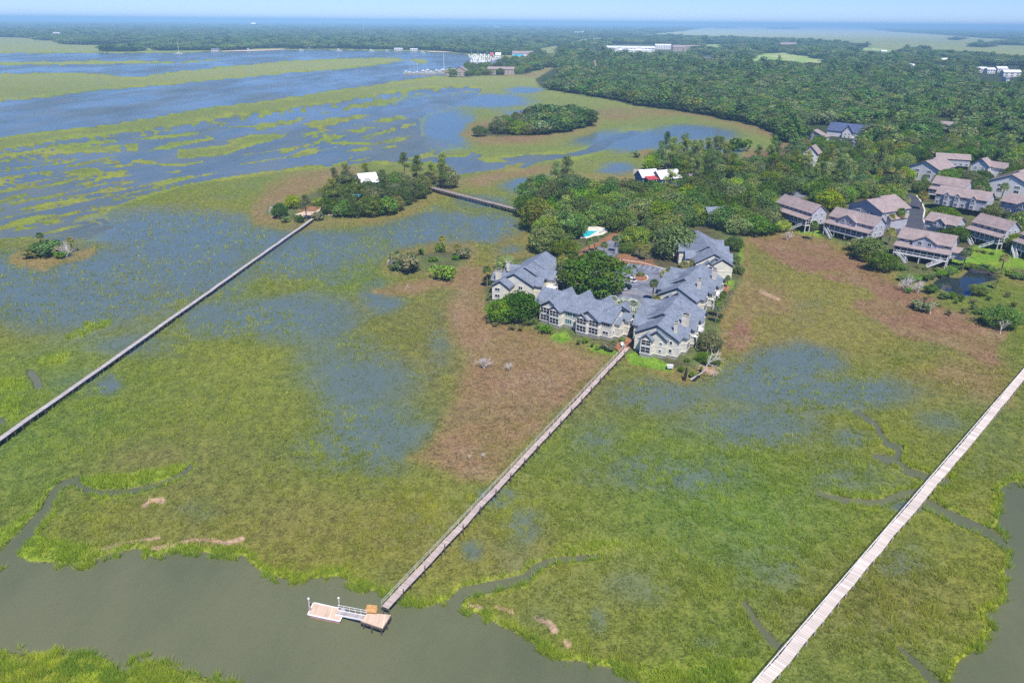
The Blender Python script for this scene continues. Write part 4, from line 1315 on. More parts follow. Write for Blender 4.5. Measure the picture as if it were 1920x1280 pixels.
def oak_lobes(seed, rr=5.2, n=38, z0=3.6, dome=3.6):
    g = random.Random(seed)
    out = []
    ph = g.uniform(0, 6)
    for i in range(n):
        a = i * 2.399 + ph
        q = math.sqrt((i + .5) / n)
        rad = rr * q * g.uniform(.85, 1.12) * (1 + .18 * math.sin(2 * a + ph))
        z = z0 + dome * (1 - q * q) * g.uniform(.75, 1.1) + g.uniform(-.5, .7)
        w = g.uniform(1.35, 2.3)
        out.append((rad * math.cos(a), rad * math.sin(a), z, w, w * g.uniform(.6, .85)))
    for i in range(12):
        a = i * 2 * math.pi / 12 + g.uniform(-.2, .2)
        w = g.uniform(1.1, 1.7)
        out.append((rr * .82 * math.cos(a), rr * .82 * math.sin(a), z0 * g.uniform(.42, .75), w, w * .8))
    return out


def pine_lobes(seed, h=16, n=17):
    g = random.Random(seed)
    out = []
    for i in range(n):
        f = i / (n - 1)
        z = h * (.48 + .52 * f)
        a = g.uniform(0, 6.283)
        rad = (3.3 * (1 - f) ** .6 + .3) * g.uniform(.45, 1)
        w = g.uniform(1.15, 1.9)
        out.append((rad * math.cos(a), rad * math.sin(a), z, w, w * .6))
    return out


KIND = {}
OAK_T = [(.085, .180, .014), (.120, .235, .018), (.180, .295, .026), (.165, .225, .046)]
KIND['live_oak'] = []
for i in range(5):
    lo = oak_lobes(10 + i)
    KIND['live_oak'].append((leaf_mesh('crown', lo, 125, (.32, .72), OAK_T[i % 4], 100 + i), trunk_mesh('trunk', 2.8, .38, [(x, y, z - .4) for x, y, z, _, _ in lo[2:24:3]], i)))
KIND['islet_tree'] = []  # islet trees of no set species: oak crown shapes, tinted greyer
for i in range(3):
    lo = oak_lobes(80 + i, 4.6, 34, 3.4, 4.4)
    KIND['islet_tree'].append((leaf_mesh('crown', lo, 125, (.32, .72), [(.130, .195, .040), (.185, .215, .068), (.125, .215, .030)][i], 180 + i), trunk_mesh('trunk', 2.6, .3, [(x, y, z - .4) for x, y, z, _, _ in lo[2:24:3]], 80 + i)))
KIND['pine_tree'] = []
for i in range(4):
    lo = pine_lobes(30 + i)
    KIND['pine_tree'].append((leaf_mesh('crown', lo, 150, (.34, .74), [(.200, .295, .045), (.150, .245, .040)][i % 2], 130 + i, .5), trunk_mesh('trunk', 15.5, .22, [(x, y, z) for x, y, z, _, _ in lo[::2]], 40 + i)))
KIND['shrub'] = []
for i in range(4):
    g_ = random.Random(60 + i)
    lo = [(g_.uniform(-1.3, 1.3), g_.uniform(-1.3, 1.3), g_.uniform(.5, 1.7), g_.uniform(.6, 1.0), g_.uniform(.55, .8)) for _ in range(16)]
    KIND['shrub'].append((leaf_mesh('foliage', lo, 52, (.28, .6), [(.100, .200, .026), (.145, .255, .024), (.165, .205, .065), (.20, .22, .075)][i], 160 + i), trunk_mesh('stem', .9, .09, [(x * .8, y * .8, z) for x, y, z, _, _ in lo[:5]], 60 + i)))


def palm_meshes(seed, h, tint, nf=34, fl=2.0):
    g = np.random.default_rng(seed)
    V, T = [], []
    for i in range(nf):
        a = i * 2.399 + g.uniform(-.2, .2)
        el = 1.25 - 2.0 * (i / nf) + g.uniform(-.15, .15)
        d = np.array([math.cos(a) * math.cos(el), math.sin(a) * math.cos(el), math.sin(el)])
        sd = np.array([-math.sin(a), math.cos(a), 0])
        upv = np.cross(d, sd) * -1
        o = np.array([0, 0, h])
        base = o + d * fl * .38
        old = i > nf * .84
        tt = np.array((.40, .30, .12) if old else tint) * g.uniform(.75, 1.3)
        for k in range(7):
            ang = (k - 3) * .36
            dir_ = d * math.cos(ang) + sd * math.sin(ang)
            tip = base + dir_ * fl * .68 * g.uniform(.85, 1.1) + np.array([0, 0, -.28 * fl])
            pr = np.cross(dir_, upv) * .17
            m_ = base + dir_ * fl * .36
            V.append([base, m_ - pr, tip, m_ + pr])
            T.append(tt * g.uniform(.85, 1.15))
        V.append([o - sd * .04, o + sd * .04, base + sd * .04, base - sd * .04])
        T.append(tt)
    V = np.array(V)
    cr = mesh_np('crown', V.reshape(-1, 3), np.arange(len(V) * 4).reshape(-1, 4), palmf, {'tint': ('FACE', np.clip(np.array(T), 0, 1))})
    m = MB()
    x = g.uniform(-.3, .3)
    m.tube((0, 0, -.5), (x * .4, 0, h * .5), .24, .2, 7).tube((x * .4, 0, h * .5), (0, 0, h), .2, .22, 7)
    return cr, m.mesh('trunk', 'palm_bark')


KIND['palmetto'] = [palm_meshes(1, 6.0, (.15, .23, .055)), palm_meshes(2, 5.2, (.27, .28, .07)), palm_meshes(3, 7.0, (.12, .19, .05))]
KIND['silver_palm'] = [palm_meshes(5, 3.2, (.42, .47, .36), 38, 2.6)]


def dead_mesh(seed, h=6, spread=1.0, mat='dead_wood', thick=.16, lev=4):
    g = random.Random(seed)
    m = MB()

    def grow(p, d, l, r, k):
        q = p + d * l
        m.tube(p, q, r, r * .62, 4)
        if k == 0:
            return
        for _ in range(g.choice((2, 3, 3))):
            e = (d + Vector((g.gauss(0, .6), g.gauss(0, .6), g.gauss(.05, .4))) * spread).normalized()
            grow(q, e, l * g.uniform(.55, .85), r * .6, k - 1)
    for _ in range(1 if thick > .1 else 5):
        grow(Vector((0, 0, -.3)), Vector((g.gauss(0, .25), g.gauss(0, .25), 1)).normalized(), h * .36, thick, lev)
    return m.mesh('branches', mat)


DEAD = [dead_mesh(s) for s in (1, 2, 3)]
BUSH_DEAD = [dead_mesh(s, 2.8, 1.35, thick=.085, lev=5) for s in (7, 8)]
_tg = random.Random(5)
PN = {'islet_tree': ('crown', 'trunk'), 'live_oak': ('crown', 'trunk'), 'pine_tree': ('crown', 'trunk'), 'shrub': ('foliage', 'stem'), 'palmetto': ('crown', 'trunk'), 'silver_palm': ('crown', 'trunk')}
# half width of the crown, height of its middle, in metres at scale 1
DIM = {'islet_tree': (5.4, 5.0), 'live_oak': (6.0, 5.0), 'pine_tree': (3.3, 12.0), 'shrub': (2.0, 1.3), 'palmetto': (1.75, 5.9), 'silver_palm': (2.1, 3.4), 'dead_tree': (2.6, 3.5), 'bare_bush': (2.0, 1.4)}
CATS = {'islet_tree': 'tree', 'live_oak': 'tree', 'pine_tree': 'tree', 'shrub': 'shrub', 'palmetto': 'palm tree', 'silver_palm': 'palm tree', 'dead_tree': 'dead tree', 'bare_bush': 'bush'}
TREES = []


def plant(kind, x, y, s, label, group=None, z=None, sz=1.0, var=None):
    z = (1.0 if z is None else z)
    if kind in ('dead_tree', 'bare_bush'):
        me = _tg.choice(DEAD if kind == 'dead_tree' else BUSH_DEAD)
        o = tag(link(kind, me), label, CATS[kind], group)
        o.location, o.rotation_euler, o.scale = (x, y, z), (0, 0, _tg.uniform(0, 6.28)), (s, s, s * sz)
        return o
    K = KIND[kind]
    a, b = K[var % len(K)] if var is not None else _tg.choice(K)
    o = thing(kind, label, CATS[kind], (x, y, z), _tg.uniform(0, 6.28), group, (s, s, s * sz))
    link(PN[kind][0], a, o)
    link(PN[kind][1], b, o)
    TREES.append((x, y))
    return o


def tree(kind, px, py, wpx, label, group=None, sz=1.0, var=None, z=1.0):
    """Stand a tree so that the middle of its crown is seen at (px, py), wpx wide in the photograph."""
    hw, zc = DIM[kind]
    q = G(px, py, z + 3)
    for _ in range(4):
        s = wpx * (q - Vector((0, 0, HCAM))).length / FPX / (2 * hw)
        q = G(px, py, z + zc * s * sz)
    return plant(kind, q.x, q.y, s, label, group, z, sz, var)


for kind, px, py, w, sz, var, label in [
    ('live_oak', 1116, 506, 122, .9, 1, 'huge spreading oak over the parking lot beside the white car'),
    ('live_oak', 1068, 502, 84, .9, 3, 'paler oak between the chimney building and the huge parking lot oak'),
    ('live_oak', 1094, 535, 60, .8, 0, 'low oak limb mass overhanging the long building roof'),
    ('live_oak', 1266, 446, 86, 1.0, 0, 'dark rounded oak shading the upper end of the parking lot'),
    ('live_oak', 1190, 440, 58, .95, 2, 'light green oak behind the yellow palms at the lot entrance'),
    ('live_oak', 1176, 462, 34, .8, 0, 'small dark oak by the mulch bed at the lot entrance'),
    ('live_oak', 976, 568, 76, 1.0, 0, 'dense dark oak against the end wall of the long building'),
    ('live_oak', 940, 578, 58, .95, 1, 'rounded green oak at the marsh edge before the chimney building'),
    ('live_oak', 1078, 432, 34, .9, 1, 'oak leaning over the near end of the swimming pool'),
    ('live_oak', 1060, 462, 50, .85, 1, 'rounded oak at the bend of the drive before the pool'),
    ('live_oak', 1165, 408, 60, 1.0, 0, 'dark oak directly behind the pool deck'),
    ('live_oak', 1120, 398, 56, 1.0, 1, 'oak rising behind the pool lounge chairs'),
    ('live_oak', 1228, 430, 50, 1.0, 3, 'oak between the light green oak and the dark rounded oak'),
    ('live_oak', 1222, 352, 44, 1.0, 0, 'oak pressed against the red porch roof'),
    ('live_oak', 1252, 358, 46, .95, 1, 'broad oak in front of the white metal roofed blue house'),
    ('live_oak', 1040, 446, 66, .85, 3, 'olive oak with gray limbs across the path from the pool'),
    ('live_oak', 1022, 460, 40, .8, 2, 'low oak on the marsh side of the pool'),
    ('live_oak', 1375, 455, 36, .95, 0, 'dark oak at the back corner of the farthest gray roofed building'),
    ('live_oak', 1330, 636, 52, .85, 3, 'shaggy gray green tree against the right wall of the boardwalk building'),
    ('live_oak', 1325, 668, 36, .7, 1, 'low dark tree at the tip by the fallen dead tree'),
    ('live_oak', 946, 488, 36, .8, 2, 'feathery light green tree behind the two cream chimneys'),
    ('live_oak', 918, 522, 26, .9, 3, 'thin tree at the outer corner of the chimney building'),
    ('live_oak', 1632, 462, 56, .85, 1, 'oak hiding the corner of the central gable stilt house'),
    ('live_oak', 1655, 486, 50, .8, 0, 'dark low oak before the largest stilt house on the salt flat edge'),
    ('live_oak', 1610, 456, 34, .8, 2, 'rounded pale oak tip nearest the salt flat'),
    ('live_oak', 1462, 420, 36, .7, 2, 'dark bushy tree before the long unbroken roof house'),
    ('live_oak', 1440, 425, 36, .7, 0, 'round dark tree at the corner where wood meets salt flat'),
    ('live_oak', 1790, 435, 44, .8, 1, 'oak between the largest and the plain fronted stilt houses'),
    ('live_oak', 1870, 440, 46, .8, 3, 'oak between the plain stilt house and the house at the frame edge'),
    ('live_oak', 1770, 398, 46, .65, 0, 'spreading oak before the triple dormer house'),
    ('live_oak', 1880, 590, 56, .7, 1, 'lone dark oak on the marsh point below the pond'),
    ('live_oak', 1838, 540, 30, .7, 3, 'gray green oak leaning over the near bank of the pond'),
    ('shrub', 762, 490, 58, .9, 2, 'largest gray green bush on the palm hammock'),
    ('shrub', 745, 497, 30, .8, 0, 'small dark bush at the outer foot of the largest hammock bush'),
    ('shrub', 832, 508, 48, .8, 1, 'lone yellow green bush before the palm hammock'),
    ('shrub', 825, 463, 19, 1.7, 0, 'tall narrow cedar on the palm hammock'),
    ('shrub', 866, 474, 34, .9, 2, 'broad bush at the outer end of the palm hammock'),
    ('shrub', 855, 482, 18, .9, 0, 'little dark bush touching the broad hammock bush'),
    ('shrub', 812, 486, 18, .9, 0, 'little bush in the middle of the palm hammock'),
    ('shrub', 791, 470, 14, 1.2, 0, 'small upright bush under a palm on the hammock'),
    ('shrub', 88, 463, 46, .85, 0, 'dark bush crowning the tiny islet among the blue shallows'),
    ('shrub', 104, 466, 30, .8, 2, 'olive bush beside the dark bush on the tiny islet'),
    ('shrub', 74, 462, 30, 1.0, 0, 'dark upright bush behind the low gray bush on the tiny islet'),
    ('shrub', 112, 476, 20, .7, 1, 'small green bush under the silvery thicket on the tiny islet'),
    ('shrub', 60, 472, 34, .6, 2, 'low gray bush on the tiny islet among the blue shallows'),
    ('shrub', 1388, 269, 38, .9, 0, 'lone bush on the flat beyond the tall pines'),
    ('shrub', 1193, 288, 18, .9, 2, 'lone bush on the mud beyond the red roofed house'),
    ('shrub', 1024, 615, 26, .9, 1, 'bright clipped hedge under the long building porches'),
    ('shrub', 1012, 610, 18, .9, 0, 'dark clipped hedge under the long building corner window'),
    ('shrub', 996, 600, 30, .7, 1, 'sprawling bush below the dense dark oak'),
    ('shrub', 1098, 637, 14, .8, 1, 'small round bush before the long building second gable'),
    ('shrub', 1140, 648, 32, .5, 3, 'straw colored bush beside the mulch bed at the boardwalk'),
    ('shrub', 1167, 636, 14, .9, 0, 'dark garden bush between two buildings behind the garden chair'),
    ('shrub', 1385, 505, 24, 1.0, 1, 'bright round bush outside the farthest gray building'),
    ('shrub', 1378, 485, 22, 1.2, 0, 'dark bush against the porches of the farthest gray building'),
    ('shrub', 1278, 690, 14, 1.0, 1, 'bright round bush at the front corner of the boardwalk building'),
    ('shrub', 1288, 675, 12, 1.0, 0, 'dark round bush along the wall of the boardwalk building'),
    ('shrub', 1200, 514, 17, .8, 2, 'spiky bush on the oval island in the parking lot'),
    ('shrub', 1118, 466, 9, 1.0, 0, 'dark bush between palms on the teardrop traffic island'),
    ('shrub', 1690, 500, 22, .7, 0, 'dark bush at the foot of the largest stilt house'),
    ('shrub', 1748, 540, 26, .7, 0, 'round bush on the near bank of the pond'),
    ('shrub', 1730, 570, 36, .6, 2, 'wide olive bush among gray snags on the marsh point'),
    ('shrub', 1772, 553, 16, .8, 0, 'first of three small bushes along the pond shore'),
    ('shrub', 1786, 552, 16, .8, 1, 'middle of three small bushes along the pond shore'),
    ('shrub', 1801, 556, 14, 1.0, 0, 'last of three small bushes along the pond shore'),
    ('shrub', 1838, 582, 20, .6, 1, 'bright bush by itself on the marsh point'),
]:
    tree(kind, px, py, w, label, None, sz, var)

for px, py, w, var, label in [
    (1226, 536, 18, 2, 'taller of two palms before the one chimney building'), (1231, 556, 17, 1, 'yellower palm below its taller twin by the one chimney building'),
    (1246, 511, 13, 1, 'palm at the left end of the pair by the lot corner'), (1256, 508, 13, 0, 'palm at the right end of the pair by the lot corner'),
    (1284, 493, 13, 1, 'palm against the gray roof beneath the dark rounded oak'), (1300, 490, 12, 1, 'palm brushing the farthest gray building eave'),
    (1254, 552, 14, 0, 'short palm inside the notch between two gray roofs'), (1105, 453, 11, 0, 'dark palm on the teardrop traffic island nearest the pool'),
    (1116, 449, 11, 0, 'second palm on the teardrop traffic island'), (1133, 459, 11, 0, 'palm standing alone in the entrance drive'),
    (1154, 451, 10, 2, 'palm on the mulch strip right of the entrance drive'), (1200, 455, 13, 1, 'yellow palm at the lot entrance under the light green oak'),
    (1212, 462, 12, 1, 'pale palm at the lot entrance beside the yellow palm'), (1188, 417, 10, 0, 'slim palm at the edge of the road in the wood'), (1214, 414, 10, 2, 'slender palm in the shade behind the lot entrance'),
    (1348, 566, 13, 0, 'palm outside the one chimney building wall facing the salt flat'), (1357, 553, 12, 0, 'bushy palm beside the pink sand patch'),
    (1344, 500 + 83, 10, 2, 'thin palm leaning over the pink sand patch'), (1365, 521, 8, 0, 'tiny palm on the bright lawn strip by the salt flat'),
    (1035, 512, 12, 1, 'yellow palm by the chimney building stairs'), (935, 502, 14, 0, 'bushy palm by the outer chimney of the chimney building'), (936, 480, 8, 1, 'slim palm showing above the chimney building bush'),
    (913, 510, 12, 2, 'ragged palm at the marsh corner of the chimney building'), (829, 444, 11, 1, 'tallest palm on the hammock with yellow crown'), (785, 460, 8, 1, 'shorter palm on the hammock over a small bush'), (856, 460, 9, 1, 'palm at the outer end of the hammock'),
    (771, 480, 9, 1, 'palm poking from the largest hammock bush'), (75, 446, 9, 2, 'dark palm on the tiny islet among the blue shallows'), (130, 447, 9, 1, 'pale palm at the end of the tiny islet'),
    (1813, 473, 17, 0, 'palm standing on the bright lawn over its shadow'), (1885, 480, 15, 1, 'palm on the bright lawn nearest the frame edge'), (1875, 512, 14, 1, 'palm on the far bank of the pond'),
    (1532, 398, 11, 1, 'palm between the first two stilt houses'), (1527, 421, 11, 0, 'low palm beside the end stair of the long stilt house'), (1672, 404, 14, 1, 'yellow palm by the cul-de-sac driveway'), (1700, 372, 14, 1, 'palm at the bend of the dark road'),
    (1672, 430, 12, 1, 'palm on the grass wedge below the cul-de-sac'), (1690, 398, 12, 0, 'palm beside the parked van on the driveway'), (1733, 362, 12, 1, 'palm beside the road across from the parked van'), (1838, 352, 12, 1, 'palm between the row window house and the wide gable house'),
    (1884, 350, 10, 0, 'palm before the wide gable front'), (1690, 322, 16, 1, 'yellow palm before the stepped white house'), (1663, 312, 15, 0, 'green palm below the parked cars'), (1560, 282, 13, 0, 'palm behind the lone cream house'), (1000, 418 - 56, 10, 1, 'rusty palm at the bridge end of the wood')]:
    tree('palmetto', px, py, w * (1.35 if w < 13.5 else 1.0), label, None, 1.0, var)
for px, py, w, label in [(1186, 573, 25, 'largest silvery palm behind the long building'), (1168, 570, 20, 'second silvery palm behind the long building'), (1150, 563, 18, 'yellowish silver palm at the end of the parking lot'), (1776, 262, 11, 'silvery palm alone on the lawn in the far neighborhood')]:
    tree('silver_palm', px, py, w * 1.25, label)
for kind, px, py, w, label in [
    ('bare_bush', 908, 678, 34, 'pale leafless bush on the brown flat before the long building'), ('bare_bush', 955, 685, 22, 'thin gray leafless bush beside the pale leafless bush'),
    ('dead_tree', 760, 534, 12, 'small bare dead tree on the pink mud by the hammock'), ('bare_bush', 735, 490, 26, 'bare gray thicket at the outer end of the hammock'),
    ('bare_bush', 122, 468, 30, 'silvery dead thicket on the tiny islet'), ('bare_bush', 1700, 530, 36, 'gray dead thicket by the pond nearest the salt flat'), ('bare_bush', 1722, 536, 30, 'gray dead thicket touching the round pond bush'),
    ('dead_tree', 1748, 575, 18, 'bleached snag over the wide olive bush'), ('dead_tree', 1880, 610, 20, 'bleached snag at the foot of the lone dark oak'), ('dead_tree', 503, 392, 14, 'bleached snag at the tip of the wooded islet'),
    ('dead_tree', 1010, 484, 18, 'bare gray snag behind the chimney building'), ('bare_bush', 1340, 645, 26, 'gray twiggy thicket under the shaggy tree'), ('bare_bush', 880, 855, 12, 'small dark reed clump on the brown flat'),
    ('bare_bush', 906, 852, 13, 'second small reed clump nearer the boardwalk'), ('dead_tree', 1035, 400, 26, 'tall gray limbs rising from the pool side oak'), ('bare_bush', 1478, 440, 24, 'gray bush on the salt flat under the long stilt house')]:
    tree(kind, px, py, w, label, None, 1.0, None, .6)

# the fallen dead tree at the tip, and the burnt stump beside it
q = G(1282, 716, .6)
m = dead_mesh(21, 10.5, 1.25, 'dead_wood', .26, 4)
o = tag(link('fallen_tree', m), 'bleached fallen tree with its limbs spread over the marsh edge', 'dead tree')
o.location = (G(1297, 712, .6).x, G(1297, 712, .6).y, .8)
o.rotation_euler = (R(68), 0, R(70))
for px, py, l, tilt, lb in ((1283, 712, 3.6, 5, 'charred upright stump beside the fallen dead tree'), (1300, 713, 3.2, 32, 'charred leaning stump under the fallen dead tree')):
    q = G(px, py, .4)
    s_ = MB().tube((0, 0, -.4), (.1, 0, l * .6), .5, .42, 8).tube((.1, 0, l * .6), (.05, .1, l), .42, .18, 8).build('burnt_stump', 'dark_wood')
    tag(s_, lb, 'stump')
    s_.location, s_.rotation_euler = (q.x, q.y, .4), (0, R(tilt), 0)


def fill(poly, spacing, mixk, group, labels, size=(.75, 1.15), zz=1.0, avoid=(), seed=1, maxn=400, sz=(.85, 1.2)):
    """Trees at a natural spacing over a wood whose foot the outline traces."""
    g = random.Random(seed)
    W_ = [G(a, b, 1) for a, b in poly]
    xs, ys = [p.x for p in W_], [p.y for p in W_]
    P = []
    tries = int((max(xs) - min(xs)) * (max(ys) - min(ys)) / spacing ** 2 * 9)
    X_ = np.array([g.uniform(min(xs), max(xs)) for _ in range(tries)])
    Y_ = np.array([g.uniform(min(ys), max(ys)) for _ in range(tries)])
    a, b = to_px(X_, Y_, 1.0)
    ok = poly_sdf(poly, a, b) > 0
    for av in avoid:
        ok &= poly_sdf(av, a, b) < -1
    for x, y in zip(X_[ok], Y_[ok]):
        if all((x - u) ** 2 + (y - v_) ** 2 > spacing ** 2 for u, v_ in P) and all((x - u) ** 2 + (y - v_) ** 2 > (spacing * .45) ** 2 for u, v_ in TREES):
            P.append((x, y))
    P.sort(key=lambda p: p[1])
    for x, y in P[:maxn]:
        k = g.choices([m_[0] for m_ in mixk], [m_[1] for m_ in mixk])[0]
        plant(k, x, y, g.uniform(*size) * (1 if k != 'shrub' else 1.2), labels[k], group[k] if isinstance(group, dict) else group, zz, g.uniform(*sz))
    return len(P)
KIND['shore_tree'], DIM['shore_tree'], PN['shore_tree'], CATS['shore_tree'] = KIND['live_oak'], DIM['live_oak'], PN['live_oak'], 'tree'

# ------------------------------------------------------------------ the woods near by, tree by tree
ROAD_NO = [[(1040, 505), (1070, 480), (1085, 440), (1100, 412), (1140, 400), (1150, 425), (1180, 432), (1165, 470), (1240, 500), (1300, 520), (1240, 590), (1180, 590), (1040, 560)],
           [(1205, 375), (1225, 318), (1290, 325), (1290, 376), (1220, 380)], [(1315, 415), (1350, 415), (1352, 440), (1315, 440)]]
HOUSE_NO = [[(1440, 375), (1510, 360), (1545, 400), (1560, 442), (1500, 440), (1436, 430)], [(1540, 405), (1590, 375), (1660, 375), (1680, 410), (1650, 475), (1540, 465)], [(1660, 440), (1720, 410), (1800, 405), (1815, 480), (1775, 510), (1665, 505)],
            [(1800, 420), (1870, 410), (1885, 475), (1800, 490)], [(1730, 350), (1815, 352), (1862, 385), (1850, 425), (1735, 415)], [(1858, 375), (1960, 385), (1960, 440), (1858, 430)], [(1698, 312), (1765, 312), (1768, 352), (1700, 358)],
            [(1845, 340), (1960, 345), (1960, 395), (1845, 388)], [(1740, 305), (1870, 310), (1870, 345), (1740, 332)], [(1495, 290), (1538, 290), (1540, 335), (1492, 335)], [(1485, 255), (1625, 250), (1630, 282), (1490, 282)], [(1740, 236), (1805, 236), (1805, 262), (1740, 260)],
            [(1650, 420), (1670, 385), (1690, 355), (1720, 355), (1738, 380), (1738, 412), (1700, 432), (1660, 428)], [(1568, 296), (1590, 280), (1620, 280), (1590, 302)], [(1648, 292), (1675, 290), (1680, 316), (1645, 316)]]
GP = {'live_oak': 'oaks of the wood behind the swimming pool', 'pine_tree': 'pines of the wood behind the swimming pool', 'palmetto': 'palms of the wood behind the swimming pool', 'shrub': 'bushes of the wood behind the swimming pool'}
LB = {'live_oak': 'leafy green oak in the dense wood behind the swimming pool', 'pine_tree': 'pine rising from the dense wood behind the swimming pool', 'palmetto': 'palm among the trees of the dense wood behind the pool', 'shrub': 'bush at the foot of the dense wood behind the pool'}
W1 = [(985, 402), (992, 378), (1030, 362), (1080, 368), (1150, 372), (1215, 366), (1290, 364), (1340, 350), (1400, 345), (1440, 352), (1440, 425), (1405, 445), (1385, 440), (1330, 425), (1285, 428), (1250, 440), (1205, 428), (1170, 425), (1140, 392), (1095, 400), (1082, 425), (1075, 450), (1050, 466), (1025, 470), (1008, 450), (1003, 425)]
fill(W1, 7.0, [('live_oak', .86), ('pine_tree', .09), ('palmetto', .05)], GP, LB, (1.0, 1.48), avoid=ROAD_NO, seed=2)
GP2 = {k: v.replace('behind the swimming pool', 'around the tall pines') for k, v in GP.items()}
LB2 = {'live_oak': 'leafy green oak beneath the tall pines beyond the red roofed house', 'pine_tree': 'tall pine with bare trunk beyond the red roofed house', 'palmetto': 'palm beneath the tall pines beyond the red roofed house', 'shrub': 'bush'}
fill([(1212, 318), (1235, 308), (1300, 305), (1400, 318), (1445, 312), (1475, 318), (1440, 352), (1400, 345), (1340, 350), (1300, 362), (1292, 330), (1250, 320)], 7.8, [('live_oak', .68), ('pine_tree', .26), ('palmetto', .06)], GP2, LB2, (.95, 1.35), avoid=ROAD_NO, seed=3, sz=(.9, 1.2))
for px, py, w, lb in ((1262, 280, 26, 'tallest pine of the pair beside the white metal roof'), (1284, 278, 30, 'second tallest pine with a long bare trunk by the white metal roof'), (1305, 288, 26, 'pine outermost in the tall row over the white metal roof'), (1062, 318, 32, 'big pine standing over the bridge end of the wood'), (1044, 326, 28, 'pine leaning toward the bridge from the wood'), (1240, 285, 24, 'pine at the marsh corner over the white metal roof')):
    tree('pine_tree', px, py, w, lb, None, 1.15)
GP3 = {k: v.replace('of the wood behind the swimming pool', 'between the brown roofed houses') for k, v in GP.items()}
LB3 = {'live_oak': 'leafy oak among the brown roofed houses of the neighborhood', 'pine_tree': 'pine among the brown roofed houses of the neighborhood', 'palmetto': 'palm among the brown roofed houses of the neighborhood', 'shrub': 'low bush among the brown roofed houses of the neighborhood'}
fill([(1440, 352), (1475, 318), (1490, 290), (1500, 275), (1560, 285), (1640, 280), (1720, 275), (1960, 285), (1960, 470), (1890, 470), (1800, 440), (1730, 440), (1660, 430), (1600, 420), (1545, 430), (1500, 428), (1445, 420)], 7.4,
     [('live_oak', .74), ('pine_tree', .06), ('palmetto', .13), ('shrub', .07)], GP3, LB3, (.85, 1.32), avoid=HOUSE_NO, seed=4)
fill([(1480, 330), (1560, 320), (1600, 330), (1610, 350), (1585, 372), (1540, 372), (1500, 352)], 6.8, [('pine_tree', .6), ('live_oak', .4)], GP3, LB3, (.9, 1.1), avoid=HOUSE_NO, seed=14)
# the wooded islet with the white roofed house
GI = 'trees of the wooded islet'
LI = {'islet_tree': 'leafy tree on the wooded islet around the white roofed house', 'pine_tree': 'pine on the wooded islet around the white roofed house', 'palmetto': 'palm on the wooded islet around the white roofed house', 'shrub': 'bush on the wooded islet around the white roofed house'}
fill([(608, 402), (612, 372), (650, 352), (690, 345), (760, 342), (835, 345), (845, 350), (800, 366), (765, 388), (720, 402), (650, 408)], 6.6, [('islet_tree', .76), ('pine_tree', .17), ('palmetto', .07)], GI, LI, (.75, 1.15),
     avoid=[[(676, 358), (714, 355), (716, 372), (680, 374)]], seed=6, sz=(.8, 1.1))
for kind, px, py, w, sz, var, lb in [('live_oak', 524, 392, 30, 1.2, 0, 'dark cedar at the outer tip of the wooded islet'), ('live_oak', 548, 376, 30, 1.1, 2, 'rounded oak behind the dark cedar on the islet tip'), ('pine_tree', 572, 378, 24, .75, 0, 'single small pine on the sandy islet tip'),
                                     ('live_oak', 597, 376, 22, 1.0, 2, 'bright oak by the sandy path on the islet'), ('shrub', 535, 409, 16, 1.0, 0, 'dark bush on the shore before the islet tip'), ('shrub', 560, 408, 20, 1.0, 0, 'larger dark bush on the shore before the islet tip'),
                                     ('shrub', 594, 404, 22, 1.0, 2, 'dark bush at the landing of the long gray boardwalk'), ('live_oak', 650, 388, 40, .9, 1, 'round dark oak on the islet shore by the landing'), ('pine_tree', 757, 300, 22, .9, 0, 'tallest pine of the wooded islet'), ('pine_tree', 780, 308, 20, .85, 1, 'slim pine near the tallest islet pine'), ('pine_tree', 808, 316, 18, .8, 0, 'pine at the bridge end of the wooded islet')]:
    tree(kind, px, py, w, lb, None, sz, var)
tree('islet_tree', 706, 360, 26, 'tree half covering the white roof on the wooded islet', None, .9, 1)
tree('islet_tree', 678, 362, 28, 'tree before the low wing of the white roofed islet house', None, .9, 0)
# the mid islet
GM = 'trees of the lone round islet'
LM = {'islet_tree': 'leafy tree on the lone round islet in the far marsh', 'pine_tree': 'pine on the lone round islet in the far marsh', 'palmetto': 'palm on the lone round islet in the far marsh', 'shrub': 'bush on the lone round islet in the far marsh'}
fill([(925, 250), (928, 240), (950, 232), (985, 224), (1060, 222), (1100, 227), (1094, 233), (1050, 245), (1010, 252), (960, 252)], 8, [('islet_tree', .9), ('shrub', .06), ('palmetto', .04)], GM, LM, (.9, 1.35), seed=7, sz=(.75, 1.05))
for px, py, w, lb in ((899, 243, 28, 'dark bushy tree at the tail of the lone round islet'), (928, 234, 24, 'second dark tree near the tail of the lone round islet')):
    tree('live_oak', px, py, w, lb, None, .9, 0)
# marsh point by the pond, hedge of the pond
GH = 'bushes hedging the far bank of the pond'
for i in range(30):
    f = i / 29
    a = [(1690, 520), (1715, 522), (1745, 518), (1775, 508), (1790, 500), (1812, 496), (1830, 498), (1860, 503), (1885, 508), (1915, 518)]
    k = f * (len(a) - 1)
    j = min(int(k), len(a) - 2)
    px, py = a[j][0] + (a[j + 1][0] - a[j][0]) * (k - j), a[j][1] + (a[j + 1][1] - a[j][1]) * (k - j)
    tree('shrub', px + _tg.uniform(-3, 3), py + _tg.uniform(-2, 3), _tg.uniform(13, 19), 'rounded bush in the hedge along the far bank of the pond', GH, .75, _tg.choice((0, 1, 1)))
fill([(1700, 545), (1760, 565), (1830, 560), (1900, 545), (1960, 560), (1960, 610), (1850, 600), (1750, 590), (1705, 570)], 6.0, [('shrub', 1)], 'scattered bushes of the marsh point below the pond', {'shrub': 'small scattered bush on the marsh point below the pond'}, (.35, .6), seed=9, maxn=26, zz=.8)
